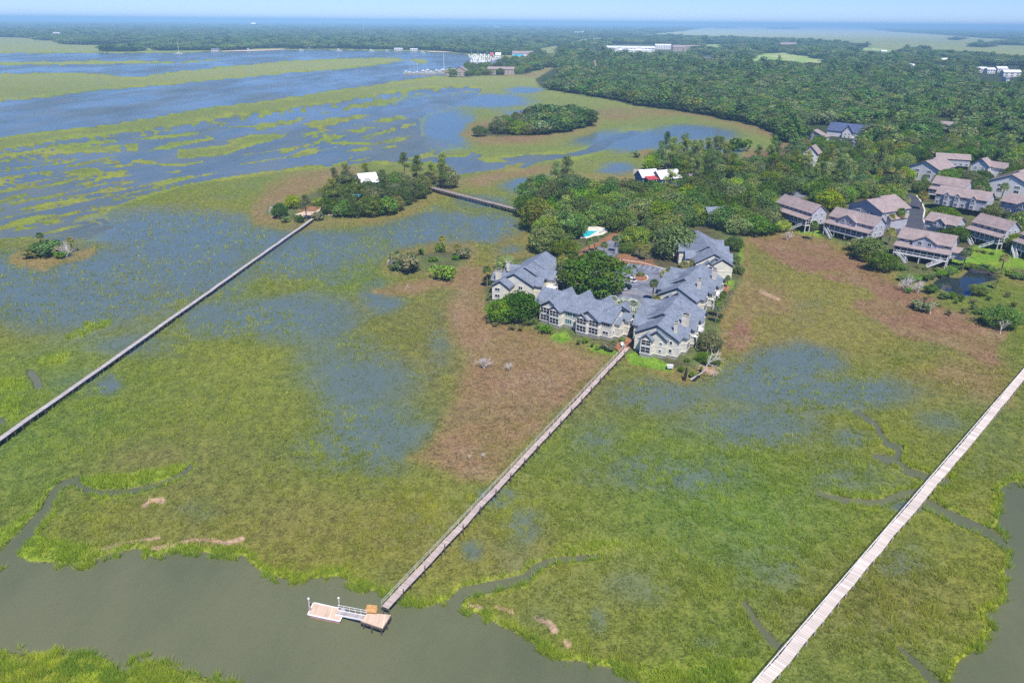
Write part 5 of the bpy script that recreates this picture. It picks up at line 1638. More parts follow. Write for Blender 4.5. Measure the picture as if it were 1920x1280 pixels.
# bushes along the foot of buildings and woods
for lst, lb, grp, w in [
    ([(1300, 700), (1315, 690), (1345, 678), (1310, 655), (1335, 620), (1345, 600), (1352, 590)], 'low bush along the salt flat side of the boardwalk building', 'bushes beside the boardwalk building', 13),
    ([(915, 600), (928, 606), (960, 612), (975, 614), (925, 570), (916, 560)], 'low bush along the marsh edge below the dense dark oak', 'bushes along the marsh edge by the dense dark oak', 12),
    ([(1110, 645), (1120, 650), (1085, 640), (1150, 640), (1160, 632)], 'low bush bedded along the long building front', 'bushes bedded along the long building front', 9),
    ([(1560, 442), (1585, 448), (1606, 455), (1500, 425), (1520, 428), (1480, 418)], 'low bush below the screened porches by the salt flat', 'bushes below the stilt house porches', 9),
    ([(1720, 500), (1735, 503), (1755, 505), (1822, 468), (1845, 472), (1860, 475), (1834, 470)], 'low bush at the foot of a stilt house near the pond', 'bushes at the foot of the pond stilt houses', 10),
    ([(1655, 395), (1665, 388), (1680, 384), (1650, 410), (1640, 420), (1690, 412)], 'garden bush around the cul-de-sac driveways', 'garden bushes around the cul-de-sac', 9),
    ([(1120, 446), (1128, 443), (1136, 440), (1095, 488), (1088, 484), (1145, 480), (1150, 474)], 'clipped bush on the mulch around the pool and drive', 'bushes on the mulch near the pool', 7)]:
    for px, py in lst:
        tree('shrub', px, py, w * _tg.uniform(.8, 1.2), lb, grp, .8)
GV = 'trees around the marina buildings'
fill([(838, 140), (860, 131), (890, 127), (940, 126), (985, 124), (1020, 128), (985, 139), (915, 141), (850, 145)], 15, [('shore_tree', 1)], GV, {'shore_tree': 'tree around the brown buildings beside the marina'}, (1.0, 1.5), avoid=[[(844, 130), (872, 128), (876, 143), (846, 143)], [(914, 130), (962, 130), (964, 138), (916, 138)]], seed=13, zz=1.4, maxn=70)
fill([(940, 116), (985, 111), (1035, 112), (1025, 122), (960, 122)], 22, [('shore_tree', 1)], GV, {'shore_tree': 'tree around the brown buildings beside the marina'}, (1.1, 1.5), avoid=[[(930, 104), (1005, 100), (1005, 113), (930, 113)]], seed=15, zz=1.4, maxn=40)

# ------------------------------------------------------------------ the far woods: one mass, instanced
PC = bpy.data.collections.new('far_tree_kinds')
for i in range(3):
    lo = oak_lobes(200 + i, 5.2, 22, 6.5, 3.0)
    o = bpy.data.objects.new('far_oak', leaf_mesh('far_crown', [(a, b, c, r1 * 1.35, r2 * 1.35) for a, b, c, r1, r2 in lo], 44, (.8, 1.5), [(.060, .140, .020), (.095, .195, .028), (.145, .215, .048)][i], 300 + i))
    PC.objects.link(o)
lo = pine_lobes(77, 15, 10)
PC.objects.link(bpy.data.objects.new('far_pine', leaf_mesh('far_crown', [(a, b, c, r1 * 1.5, r2 * 1.7) for a, b, c, r1, r2 in lo], 30, (.9, 1.6), (.105, .215, .040), 310)))
NP = 420000
fy = np.exp(RNG.uniform(math.log(560), math.log(24000), NP))
fx = RNG.uniform(-.92, .92, NP) * fy
ff = fields(fx, fy)
in_w = (ff['wood'] > .2) | ((ff['up'] > 1) & (fy > 560) & (ff['px'] > 1000))
nogo = np.maximum.reduce([poly_sdf(p, ff['px'], ff['py'] - dy_) for dy_ in (0, 6, 10) for p in GOLF + [HOTEL_YARD, [(1102, 88), (1124, 88), (1128, 140), (1106, 140)], [(1735, 222), (1805, 222), (1805, 274), (1735, 274)], [(1485, 238), (1630, 235), (1640, 290), (1485, 290)],
                                                              [(1640, 280), (1960, 270), (1960, 380), (1640, 380)], [(1300, 104), (1350, 103), (1350, 113), (1300, 113)], [(1040, 128), (1010, 133), (1004, 150), (1030, 156), (1060, 150), (1060, 128)], [(1690, 119), (1725, 119), (1725, 146), (1690, 146)], [(1752, 126), (1772, 126), (1772, 148), (1752, 148)], [(1788, 132), (1812, 132), (1812, 152), (1788, 152)], [(1650, 96), (1664, 96), (1664, 116), (1650, 116)], [(1542, 92), (1560, 92), (1560, 108), (1542, 108)], [(1464, 86), (1492, 86), (1492, 104), (1464, 104)], [(1764, 112), (1780, 112), (1780, 130), (1764, 130)], [(1815, 124), (1930, 124), (1930, 162), (1815, 158)], [(1100, 88), (1130, 88), (1134, 152), (1104, 152)]]])
in_w &= (nogo < 0) & (ff['deep'] < 0)
# even spacing that widens with distance: log grid cells, one tree each
k = np.maximum(1, (fy / 1150) ** 1.08)
cell = np.stack([np.floor(fx / fy * 122 / np.clip(k ** .15, 1, 1.5)), np.floor(np.log(fy) * 92)], 1).astype(np.int64)
key = cell[:, 0] * 100000 + cell[:, 1]
idx = np.nonzero(in_w)[0]
_, first = np.unique(key[idx], return_index=True)
sel = idx[first]
dens = RNG.uniform(0, 1, len(sel)) < .97
sel = sel[dens]
sx, sy = fx[sel], fy[sel]
kk = np.maximum(1, sy / 1150)
me = bpy.data.meshes.new('far_woods')
me.vertices.add(len(sel))
me.vertices.foreach_set('co', np.stack([sx, sy, np.full(len(sel), .8)], 1).astype(np.float32).ravel())
tall = RNG.uniform(.75, 1.25, len(sel)) * (1 + .35 * (fbm(sx / 160, sy / 160, 91, 3) - .4))
for nm, arr in (('sxy', (kk * RNG.uniform(.75, 1.7, len(sel)) * 1.42)), ('sz', np.minimum(kk, 1.3) * tall * .98), ('rz', RNG.uniform(0, 6.28, len(sel))), ('pick', RNG.choice([0, 0, 0, 1, 1, 1, 1, 2, 2, 2, 2, 3], len(sel)).astype(float))):
    a = me.attributes.new(nm, 'FLOAT', 'POINT')
    a.data.foreach_set('value', arr.astype(np.float32))
fw_o = stuff(link('far_woods', me), 'dense dark green wood reaching to the hazy horizon')
ng = bpy.data.node_groups.new('scatter_trees', 'GeometryNodeTree')
ng.interface.new_socket('Geometry', in_out='INPUT', socket_type='NodeSocketGeometry')
ng.interface.new_socket('Geometry', in_out='OUTPUT', socket_type='NodeSocketGeometry')
N = ng.nodes.new
gi, go = N('NodeGroupInput'), N('NodeGroupOutput')
ci = N('GeometryNodeCollectionInfo')
ci.inputs['Collection'].default_value = PC
ci.inputs['Separate Children'].default_value = True
ci.inputs['Reset Children'].default_value = True
iop = N('GeometryNodeInstanceOnPoints')
ng.links.new(gi.outputs[0], iop.inputs['Points'])
ng.links.new(ci.outputs[0], iop.inputs['Instance'])
iop.inputs['Pick Instance'].default_value = True


def named(nm, typ='FLOAT'):
    a = N('GeometryNodeInputNamedAttribute')
    a.data_type = typ
    a.inputs['Name'].default_value = nm
    return a.outputs['Attribute']


cs, cr_ = N('ShaderNodeCombineXYZ'), N('ShaderNodeCombineXYZ')
sxy = named('sxy')
ng.links.new(sxy, cs.inputs[0])
ng.links.new(sxy, cs.inputs[1])
ng.links.new(named('sz'), cs.inputs[2])
ng.links.new(named('rz'), cr_.inputs[2])
ng.links.new(cs.outputs[0], iop.inputs['Scale'])
ng.links.new(cr_.outputs[0], iop.inputs['Rotation'])
ng.links.new(named('pick'), iop.inputs['Instance Index'])
ng.links.new(iop.outputs[0], go.inputs[0])
md = fw_o.modifiers.new('scatter', 'NODES')
md.node_group = ng
print('far trees', len(sel), 'near trees', len(TREES))

# ------------------------------------------------------------------ paved ground
def sheet(name, pts, z, mat, kind='structure', up=None, thick=None):
    W_ = [G(a, b, z) for a, b in pts]
    bm = bmesh.new()
    f = bm.faces.new([bm.verts.new((p.x, p.y, z)) for p in W_])
    if f.normal.z < 0:
        f.normal_flip()
    if thick:
        r_ = bmesh.ops.extrude_face_region(bm, geom=[f])
        for v in r_['geom']:
            if isinstance(v, bmesh.types.BMVert):
                v.co.z += thick
        bmesh.ops.recalc_face_normals(bm, faces=bm.faces)
    bmesh.ops.triangulate(bm, faces=bm.faces)
    me = bpy.data.meshes.new(name)
    bm.to_mesh(me)
    bm.free()
    me.materials.append(MATS[mat])
    o = link(name, me)
    o['kind'] = kind
    return o


sheet('parking_lot', [(1066, 494), (1085, 482), (1105, 472), (1135, 455), (1160, 438), (1178, 432), (1186, 440), (1168, 458), (1158, 475), (1145, 488), (1160, 484), (1200, 490), (1240, 501), (1262, 506), (1262, 530),
                      (1240, 560), (1212, 590), (1180, 585), (1130, 572), (1060, 560), (1045, 540), (1060, 515)], 1.20, 'asphalt')
sheet('road', [(1186, 440), (1178, 432), (1205, 412), (1215, 405), (1232, 408), (1225, 420)], 1.19, 'asphalt')
sheet('cul_de_sac_road', [(1660, 430), (1684, 424), (1700, 412), (1706, 402), (1704, 384), (1696, 370), (1680, 362), (1640, 358), (1600, 352), (1600, 346), (1650, 348), (1690, 354), (1712, 366), (1728, 378), (1733, 392), (1730, 410), (1736, 424), (1720, 436), (1690, 440)], 1.22, 'asphalt_dark')
sheet('driveway', [(1655, 400), (1672, 402), (1690, 412), (1694, 418), (1664, 426), (1650, 416), (1678, 414)], 1.26, 'concrete')
sheet('side_street', [(1560, 300), (1580, 290), (1600, 276), (1598, 262), (1625, 258), (1635, 262), (1612, 280), (1596, 292), (1572, 302)], 1.5, 'asphalt')
sheet('back_lane', [(1450, 372), (1480, 352), (1530, 352), (1535, 362), (1500, 372)], 1.2, 'asphalt')
sheet('car_park', [(1645, 300), (1660, 292), (1700, 290), (1700, 300), (1680, 310), (1655, 310)], 1.2, 'asphalt')
sheet('upper_street', [(1690, 252), (1760, 258), (1830, 275), (1830, 279), (1755, 263), (1690, 256)], 1.5, 'concrete')
sheet('sandy_path', [(588, 400), (605, 385), (625, 372), (628, 376), (612, 392), (598, 404)], 1.2, 'sand')
sheet('sandy_clearing', [(1268, 325), (1292, 312), (1300, 318), (1280, 332)], 1.3, 'sand')
sheet('beach', [(552, 402), (572, 396), (592, 397), (590, 406), (565, 408)], 1.2, 'sand')
sheet('dirt_road', [(1108, 91), (1114, 91), (1117, 100), (1118, 127), (1113, 127), (1111, 102)], 2.0, 'sand')
sheet('shore_strand', [(400, 96.5), (440, 94.6), (530, 92.2), (540, 93.2), (470, 96.5)], .9, 'sand')
sheet('shore_strand', [(805, 96.5), (835, 96.6), (852, 98.4), (800, 98.0)], .9, 'sand')
sheet('garden_bed', [(1152, 652), (1168, 638), (1186, 638), (1182, 652), (1168, 664)], 1.16, 'pine_straw')
sheet('mulch_bed', [(1062, 488), (1100, 470), (1150, 440), (1165, 435), (1150, 447), (1104, 471), (1082, 483), (1072, 490)], 1.27, 'pine_straw', up=None)
sheet('mulch_bed', [(1136, 502), (1160, 484), (1200, 489), (1228, 495), (1235, 500), (1180, 493), (1150, 508)], 1.27, 'pine_straw')
sheet('garden_walk', [(1186, 612), (1198, 596), (1203, 597), (1192, 616)], 1.19, 'concrete')


def kerb_line(pts, w=.35, z=1.35, mat='concrete'):
    m = MB()
    W_ = [G(a, b, z) for a, b in pts]
    for a, b in zip(W_, W_[1:]):
        m.beam(a, b, w, .2)
    o = m.build('kerb', mat)
    o['kind'] = 'structure'


kerb_line([(1158, 486), (1200, 491), (1240, 502), (1262, 507)], .4)
kerb_line([(1718, 366), (1729, 380), (1734, 394), (1731, 410), (1736, 424)], .7)
kerb_line([(1655, 400), (1690, 408), (1704, 402)], .6)
# islands in the lot
for name, c, rx, ry in (('traffic_island', (1112, 476), 18, 7), ('parking_island', (1202, 521), 14, 6.5)):
    pts = [(c[0] + rx * math.cos(a / 16 * 2 * math.pi), c[1] + ry * math.sin(a / 16 * 2 * math.pi)) for a in range(16)]
    sheet(name, pts, 1.21, 'concrete', thick=.14)
    sheet('mulch_bed', [(c[0] + (x - c[0]) * .88, c[1] + (y - c[1]) * .85) for x, y in pts], 1.40, 'pine_straw')
m = MB()
for i in range(9):
    f = i / 8
    a, b = G(1163 + 78 * f, 488 + 15 * f, 1.215), G(1152 + 80 * f, 497 + 16 * f, 1.215)
    d = (b - a).normalized() * 5
    n_ = Vector((-d.y, d.x, 0)).normalized() * .07
    m.face(a - n_, a + d - n_, a + d + n_, a + n_)
for i in range(6):
    f = i / 5
    a = G(1166 + 14 * (1 - f), 512 + 44 * f, 1.215)
    d = (G(1205, 530, 1.215) - G(1170, 524, 1.215)).normalized() * 5
    n_ = Vector((-d.y, d.x, 0)).normalized() * .07
    m.face(a - n_, a + d - n_, a + d + n_, a + n_)
o = m.build('road_markings', 'line_paint')
o['kind'] = 'structure'

t = NT('pond_water')
t.done(t.bsdf((.022, .032, .034), .06, .5, t.bump(t.noise(t.pos(), .8, 2), .12, .1), ior=1.333))
sheet('pond', [(CX_ + (a - CX_) * 1.03, CY_ + (b - CY_) * 1.03) for CX_, CY_ in ((1812, 528),) for a, b in POND], .05, 'pond_water')

# pool
pdk = [(1088, 447), (1096, 428), (1105, 424), (1118, 424), (1134, 428), (1140, 434), (1130, 440), (1110, 444), (1100, 447)]
sheet('pool_deck', pdk, 1.3, 'concrete', thick=.04)
q0 = G(1088, 444, 1.36)
root = thing('swimming_pool', 'bright turquoise swimming pool on its white deck', 'pool', (q0.x, q0.y, 1.36))
pp = [G(a, b, 1.36) - q0 for a, b in ((1087, 445), (1089, 434.5), (1102, 432.5), (1124, 433), (1113, 438), (1105, 443.5))]
bm = bmesh.new()
f = bm.faces.new([bm.verts.new((p.x, p.y, .02)) for p in pp])
if f.normal.z < 0:
    f.normal_flip()
me = bpy.data.meshes.new('pool_water')
bm.to_mesh(me)
bm.free()
me.materials.append(MATS['pool_water'])
link('pool_water', me, root)
m = MB()
for a, b in zip(pp, pp[1:] + pp[:1]):
    m.beam(a + Vector((0, 0, .08)), b + Vector((0, 0, .08)), .35, .1)
m.build('coping', 'white_paint', root)
lm = MB().box(-.3, .3, -.9, .5, .28, .36).hexa([(-.3, .5, .28), (.3, .5, .28), (.3, .95, .75), (-.3, .95, .75)], [(-.3, .5, .36), (.3, .5, .36), (.3, .9, .83), (-.3, .9, .83)])
bed = lm.mesh('seat', 'hull_white')
lg = MB()
for sx in (-.26, .26):
    for sy in (-.8, .4):
        lg.box(sx - .03, sx + .03, sy - .03, sy + .03, 0, .28)
lgm = lg.mesh('legs', 'white_paint')
for i in range(7):
    p = G(1126 + i * 1.7, 436.5 - i * .75, 1.34)
    o = thing('lounge_chair', 'white lounge chair in the row along the pool deck edge', 'lounge chair', (p.x, p.y, 1.34), R(120), 'lounge chairs on the pool deck')
    link('seat', bed, o)
    link('leg_frame', lgm, o)

# ------------------------------------------------------------------ boardwalks
def boardwalk(label, p0, p1, zd, width, planks_, rails, pile_step, pile_mat, raillen=1.05, name='boardwalk', head=None, rail_mat='rail_wood', bents=True, th=.28, posts=None):
    a, b = G(*p0, zd), G(*p1, zd)
    d = b - a
    L = math.hypot(d.x, d.y)
    root = thing(name, label, 'boardwalk' if name == 'boardwalk' else 'bridge', (a.x, a.y, 0), math.atan2(d.y, d.x))
    w = width / 2
    # a long deck never runs dead straight: lay it in lengths with a little play
    m, n = MB(), max(8, int(L / 6))
    rg = random.Random(len(label))
    off = [0] + [rg.uniform(-.13, .13) for _ in range(n - 1)] + [0]
    dz = [0] + [rg.uniform(-.06, .06) for _ in range(n - 1)] + [0]
    for i in range(n):
        x0, x1 = L * i / n, L * (i + 1) / n - .02
        m.hexa([(x0, off[i] - w, zd - .1 + dz[i]), (x1, off[i + 1] - w, zd - .1 + dz[i + 1]), (x1, off[i + 1] + w, zd - .1 + dz[i + 1]), (x0, off[i] + w, zd - .1 + dz[i])],
               [(x0, off[i] - w, zd + dz[i]), (x1, off[i + 1] - w, zd + dz[i + 1]), (x1, off[i + 1] + w, zd + dz[i + 1]), (x0, off[i] + w, zd + dz[i])])
    m.build('deck', planks_, root)
    st = MB()
    for s in (-1, 1):
        st.box(0, L, s * (w - .18) - .06, s * (w - .18) + .06, zd - .12 - th, zd - .14)
    st.build('stringer', 'pile_wood', root)
    np_ = int(L / pile_step)
    pm = MB().tube((0, 0, -1.4), (0, 0, zd - .16), .14, .12, 6).mesh('pile', pile_mat)
    cap = MB().box(-.1, .1, -w - .05, w + .05, zd - .14 - th - .22, zd - .14 - th).mesh('pile_cap', pile_mat)
    rest = MB()
    for i in range(np_ + 1):
        x = min(L - .2, .2 + i * pile_step)
        for s in (-1, 1):
            if i * 2 < 96:
                o = link('pile', pm, root)
                o.location = (x, s * (w - .1), 0)
            else:
                rest.tube((x, s * (w - .1), -1.4), (x, s * (w - .1), zd - .16), .14, .12, 6)
        if bents and i < 100:
            o = link('pile_cap', cap, root)
            o.location = (x, 0, 0)
    if rest.v:
        o = rest.build('far_piles', pile_mat, root)
        o['kind'] = 'stuff'
    for s in rails:
        r_ = MB()
        k = int(L / 2.4)
        for i in range(k + 1):
            x = L * i / k
            r_.box(x - .04, x + .04, s * (w + .05) - .04, s * (w + .05) + .04, zd - .3, zd + raillen)
        for z_ in (zd + raillen, zd + raillen * .55):
            r_.box(0, L, s * (w + .05) - .03, s * (w + .05) + .03, z_ - .035, z_ + .025)
        r_.build('railing', rail_mat, root)
    if posts:
        s, step = posts
        pp_ = MB().tube((0, 0, -1.4), (0, 0, zd + 1.0), .13, .11, 6).mesh('light_post', 'pile_wood')
        for i in range(int(L / step)):
            o = link('light_post', pp_, root)
            o.location = (4 + i * step, s * (w + .2), 0)
    return root, L


bw, BL = boardwalk('narrow pinkish boardwalk from the condo buildings to the floating dock', (722, 1138), (1176, 652), 1.7, 1.3, 'pier_planks', (1,), 3.2, 'pile_wood', posts=(-1, 6.5))
boardwalk('long gray boardwalk crossing the shallows to the wooded islet', (-60, 864), (586, 410), 1.8, 1.35, 'grey_planks', (), 2.6, 'pile_wood', .9, th=.35)
boardwalk('pale wide boardwalk with white edge rail and no dock', (1395, 1322), (1975, 638), 1.7, 1.75, 'pale_planks', (1,), 3.0, 'pale_pile', .55, rail_mat='white_paint')
boardwalk('heavy timber bridge joining the wooded islet to the pool wood', (800, 349), (985, 396), 2.6, 3.4, 'bridge_planks', (-1, 1), 2.6, 'pile_wood', 1.0, name='timber_bridge', rail_mat='pile_wood', th=.5)

# pier head: new planks, its own piles
zd = 1.72
c_ = [G(a, b, zd) for a, b in ((677, 1163), (688, 1152), (727, 1139), (733, 1150), (717, 1176))]
P0, P1, P2, P3 = G(676, 1163, zd), G(690, 1148, zd), G(733, 1152, zd), G(717, 1177, zd)
hd = MB().hexa([p - Vector((0, 0, .14)) for p in (P0, P3, P2, P1)], [P0, P3, P2, P1])
root = thing('pier_head', 'square new plank platform at the creek end of the pinkish boardwalk', 'platform', (P0.x, P0.y, 0))
hd.v = [tuple(Vector(v) - Vector((P0.x, P0.y, 0))) for v in hd.v]
hd.build('deck', 'new_planks', root)
pm = MB().tube((0, 0, -1.6), (0, 0, zd - .14), .17, .15, 7).mesh('pile', 'pile_wood')
for p in (P0.lerp(P2, .08), P1.lerp(P3, .08), P2.lerp(P0, .08), P3.lerp(P1, .08), P0.lerp(P3, .5), P3.lerp(P2, .5)):
    o = link('pile', pm, root)
    o.location = (p.x - P0.x, p.y - P0.y, 0)
m = MB()
for a, b in ((P0, P3), (P3, P2)):
    m.beam(a - Vector((P0.x, P0.y, .16)), b - Vector((P0.x, P0.y, .16)), .16, .4)
m.build('rim_beam', 'pile_wood', root)
# bench with a high back on the head
pb = G(697, 1147, zd)
ax = (P2 - P1)
ang = math.atan2(ax.y, ax.x)
root = thing('bench', 'orange wooden bench with box back on the pier head', 'bench', (pb.x, pb.y, zd), ang)
MB().box(-.85, .85, -.55, .1, .42, .52).build('seat', 'orange_wood', root)
MB().hexa([(-.85, .1, .42), (.85, .1, .42), (.85, .18, .42), (-.85, .18, .42)], [(-.85, .34, 1.15), (.85, .34, 1.15), (.85, .42, 1.15), (-.85, .42, 1.15)]).build('backrest', 'orange_wood', root)
am = MB().box(-.05, .05, -.55, .3, 0, .42).box(-.05, .05, -.55, .2, .68, .76).box(-.05, .05, -.55, -.45, .42, .68).mesh('arm', 'orange_wood')
for sx in (-.9, .9):
    link('arm', am, root).location = (sx, 0, 0)
# gangway
g0, g1 = G(684, 1157, 1.75), G(631, 1147, .72)
d = g1 - g0
L = math.hypot(d.x, d.y)
root = thing('gangway', 'narrow metal gangway with railing down to the floating dock', 'gangway', (g0.x, g0.y, 0), math.atan2(d.y, d.x))
m = MB()
for s in (-1, 1):
    m.beam((0, s * .5, 1.74), (L, s * .5, .74), .12, .22)
m.build('side_beam', 'white_metal', root)
m = MB()
for i in range(16):
    f = (i + .5) / 16
    m.box(L * f - .2, L * f + .06, -.45, .45, 1.70 - f * 1.0 - .05, 1.70 - f * 1.0)
m.build('tread', 'grey_planks', root)
for s in (-1,):
    m = MB()
    for i in range(6):
        f = i / 5
        m.tube((L * f, s * .56, 1.6 - f), (L * f, s * .56, 2.75 - f), .035)
    for hh_ in (1.0, .55):
        m.tube((0, s * .56, 1.75 + hh_), (L, s * .56, .75 + hh_), .04)
    m.build('railing', 'white_metal', root)
# floating dock
F0, F1, F2, F3 = G(577, 1151, .6), G(588, 1129, .6), G(647, 1142, .6), G(637, 1164, .6)
root = thing('floating_dock', 'pale wooden floating dock with white edge on the muddy creek', 'dock', (F0.x, F0.y, 0))
o3 = Vector((F0.x, F0.y, 0))
q = [p - o3 for p in (F0, F3, F2, F1)]
MB().hexa([p - Vector((0, 0, .12)) for p in q], q).build('deck', 'new_planks', root)
m = MB()
for a, b in zip(q, q[1:] + q[:1]):
    m.beam(a + Vector((0, 0, .035)), b + Vector((0, 0, .035)), .2, .14)
m.build('edge_board', 'white_paint', root)
cen = sum(q, Vector()) / 4
MB().hexa([cen + (p - cen) * .96 + Vector((0, 0, -.75)) for p in q], [cen + (p - cen) * .96 + Vector((0, 0, -.125)) for p in q]).build('float', 'pink_trim', root)
for px, py, lb in ((581, 1142, 'white capped piling at the outer corner of the floating dock'), (637, 1141, 'white capped piling where the gangway meets the floating dock')):
    p = G(px, py, .6)
    root = thing('dock_piling', lb, 'piling', (p.x, p.y, 0))
    MB().tube((0, 0, -1.8), (0, 0, 2.9), .17, .15, 8).build('post', 'pale_pile', root)
    MB().lathe([(.2, 2.9), (.2, 2.98), (.02, 3.2)], 8).build('cap', 'white_paint', root)
    MB().tube((0, 0, .62), (0, 0, .8), .27, .27, 8).build('collar', 'metal_cap', root)

# garden chair on the mulch by the boardwalk landing
p = G(1168, 650, 1.17)
root = thing('garden_chair', 'teal and white garden chair on the orange mulch at the boardwalk landing', 'chair', (p.x, p.y, 1.17), R(20))
MB().hexa([(-.4, -.5, .38), (.4, -.5, .38), (.4, .4, .28), (-.4, .4, .28)], [(-.4, -.5, .44), (.4, -.5, .44), (.4, .4, .34), (-.4, .4, .34)]).build('seat', 'teal_plastic', root)
MB().hexa([(-.4, .36, .3), (.4, .36, .3), (.4, .42, .3), (-.4, .42, .3)], [(-.45, .75, 1.25), (.45, .75, 1.25), (.45, .81, 1.25), (-.45, .81, 1.25)]).build('backrest', 'hull_white', root)
am = MB().box(-.06, .06, -.55, .5, .6, .66).box(-.05, .05, -.5, -.4, 0, .6).box(-.05, .05, .3, .4, 0, .6).mesh('arm', 'hull_white')
for sx in (-.5, .5):
    link('arm', am, root).location = (sx, 0, 0)
p = G(1256, 688, 1.1)
tag(MB().box(-.8, .8, -.5, .5, -.2, .55).box(-.9, .9, -.6, .6, .55, .65).build('utility_box', 'hull_white'), 'pale blue utility box on the grass before the boardwalk building', 'utility box').location = (p.x, p.y, 1.1)

# ------------------------------------------------------------------ cars
def car(label, px, py, head, paint, z=1.21, kind='car', van=False):
    p = G(px, py, z)
    root = thing('parked_car' if not van else 'box_truck', label, 'car' if not van else 'truck', (p.x, p.y, z), head)
    if not van:
        m = MB()
        sec = [(-2.3, .45, .80, .80), (-2.2, .35, .98, .88), (-.9, .30, 1.02, .92), (.9, .30, 1.0, .92), (2.0, .32, .92, .88), (2.3, .42, .70, .78)]
        for (xa, za, ta, wa), (xb, zb, tb, wb) in zip(sec, sec[1:]):
            m.hexa([(xa, -wa, za), (xb, -wb, zb), (xb, wb, zb), (xa, wa, za)], [(xa, -wa * .96, ta), (xb, -wb * .96, tb), (xb, wb * .96, tb), (xa, wa * .96, ta)])
        m.hexa([(-1.75, -.72, 1.62), (.35, -.72, 1.62), (.35, .72, 1.62), (-1.75, .72, 1.62)], [(-1.6, -.66, 1.7), (.2, -.66, 1.7), (.2, .66, 1.7), (-1.6, .66, 1.7)])
        m.build('body', paint, root)
        MB().hexa([(-2.15, -.84, .99), (1.1, -.84, .99), (1.1, .84, .99), (-2.15, .84, .99)], [(-1.75, -.71, 1.61), (.35, -.71, 1.61), (.35, .71, 1.61), (-1.75, .71, 1.61)]).build('window', 'glass_dark', root)
        for sy in (-.6, .6):
            MB().box(2.22, 2.32, sy - .18, sy + .18, .58, .72).build('headlight', 'hull_white', root)
    else:
        MB().box(-3.2, 1.2, -1.1, 1.1, .7, 3.0).build('cargo_box', paint, root)
        MB().hexa([(1.25, -1, .5), (2.9, -1, .5), (2.9, 1, .5), (1.25, 1, .5)], [(1.25, -.95, 2.3), (2.1, -.95, 2.3), (2.1, .95, 2.3), (1.25, .95, 2.3)]).build('cab', 'car_white', root)
        MB().hexa([(2.55, -.85, 1.3), (2.62, -.85, 1.3), (2.62, .85, 1.3), (2.55, .85, 1.3)], [(2.14, -.85, 2.2), (2.24, -.85, 2.2), (2.24, .85, 2.2), (2.14, .85, 2.2)]).build('window', 'glass_dark', root)
    ty = MB()
    ty.tube((0, -.12, 0), (0, .12, 0), .36, .36, 12)
    tm = ty.mesh('tyre', 'tyre')
    rm_ = MB().tube((0, -.13, 0), (0, .13, 0), .2, .2, 8).mesh('rim', 'rim')
    for x in ((-1.4, 1.4) if not van else (-2.2, 2.0)):
        for y in (-.82, .82):
            o = link('wheel', tm, root)
            o.location = (x, y, .36)
            link('rim', rm_, o)
    return root


dv = G(1160, 518, 1.2) - G(1196, 526, 1.2)
hv = math.atan2(dv.y, dv.x)
car('white car with dark roof panel beside the huge parking lot oak', 1182, 528, hv, 'car_white')
car('black car half under the huge parking lot oak', 1172, 540, hv, 'car_black')
car('silver car almost hidden by the huge parking lot oak next to the black car', 1163, 543, hv, 'car_silver')
car('dark car in deep shade under the dark rounded oak', 1256, 512, hv + .3, 'car_black')
car('dark purple blue car parked at the far car park', 1654, 299, .4, 'car_black')
car('pale blue pickup parked at the far car park', 1670, 301, .4, 'car_blue')
car('white car mostly hidden by palms at the far car park', 1662, 305, .4, 'car_white')
car('white car on the cul-de-sac driveway', 1684, 393, .3, 'car_white', 1.27)
car('white van like car above the cul-de-sac lawn', 1690, 387 - 8, .2, 'car_white', 1.27)
car('white car before the blue roofed lodge', 1608, 262, .3, 'car_white', 1.51)
car('silver car beside the white car before the blue roofed lodge', 1578, 263 + 3, .3, 'car_silver', 1.51)
car('silver car on the street among oaks in the far neighborhood', 1695, 254, -.2, 'car_silver', 1.51)
car('blue box truck with white roof on the lane behind the triple dormer house', 1851, 372, -.45, 'car_blue', 1.1, van=True)

# ------------------------------------------------------------------ two houses in the trees
def roofhouse(name, label, pl, pr, depth, z, ze, zr, vols, mats, group=None, cat='house'):
    a, b = G(*pl, z), G(*pr, z)
    root = thing(name, label, cat, (a.x, a.y, z), math.atan2(b.y - a.y, b.x - a.x), group)
    return root, math.hypot(b.x - a.x, b.y - a.y)


root, L = roofhouse('metal_roof_house', 'blue walled house with white metal roof and red porch roof in the pool wood', (1222, 352), (1272, 348), 12, 1.1, 5, 8, None, None)
wl, rf, tr, rd = MB(), MB(), [], MB()
gable(wl, rf, tr, 6, L + 1, 0, 11, -.2, 5.0, 8.6, 'x', .8, .2, .2)
gable(wl, rf, tr, -3, 8, 6, 15, -.2, 5.4, 8.6, 'x', .7, .2, .2)
plain('blue_wall', (.10, .16, .26), .7)
wl.build('wall', 'blue_wall', root)
rf.build('roof', 'white_metal', root)
rd.hexa([(-2, 1, 4.4), (5.6, 1, 4.4), (5.6, 6, 5.6), (-2, 6, 5.6)], [(-2, 1, 4.55), (5.6, 1, 4.55), (5.6, 6, 5.75), (-2, 6, 5.75)])
rd.build('porch_roof', 'red_metal', root)
for i in range(5):
    o = MB().box(-.12, .12, -.12, .12, -.2, 4.3).build('post', 'white_paint', root)
    o.location = (-1.7 + i * 1.78, 1.3, 0)
for i in range(4):
    window(root, 8 + i * 3.2, 0, 1.6, 2.2, 2.4, '-y', 2)
a = G(1188, 340, 1.1)
root = thing('small_cottage', 'pinkish gray low roof behind the red porch roof', 'house', (a.x, a.y, 1.1), -.2)
wl, rf, tr = MB(), MB(), []
gable(wl, rf, tr, 0, 9, 0, 7, -.2, 4.5, 6.6, 'x', .6, .2, .2)
wl.build('wall', 'tan_wall', root)
rf.build('roof', 'brown_shingle', root)
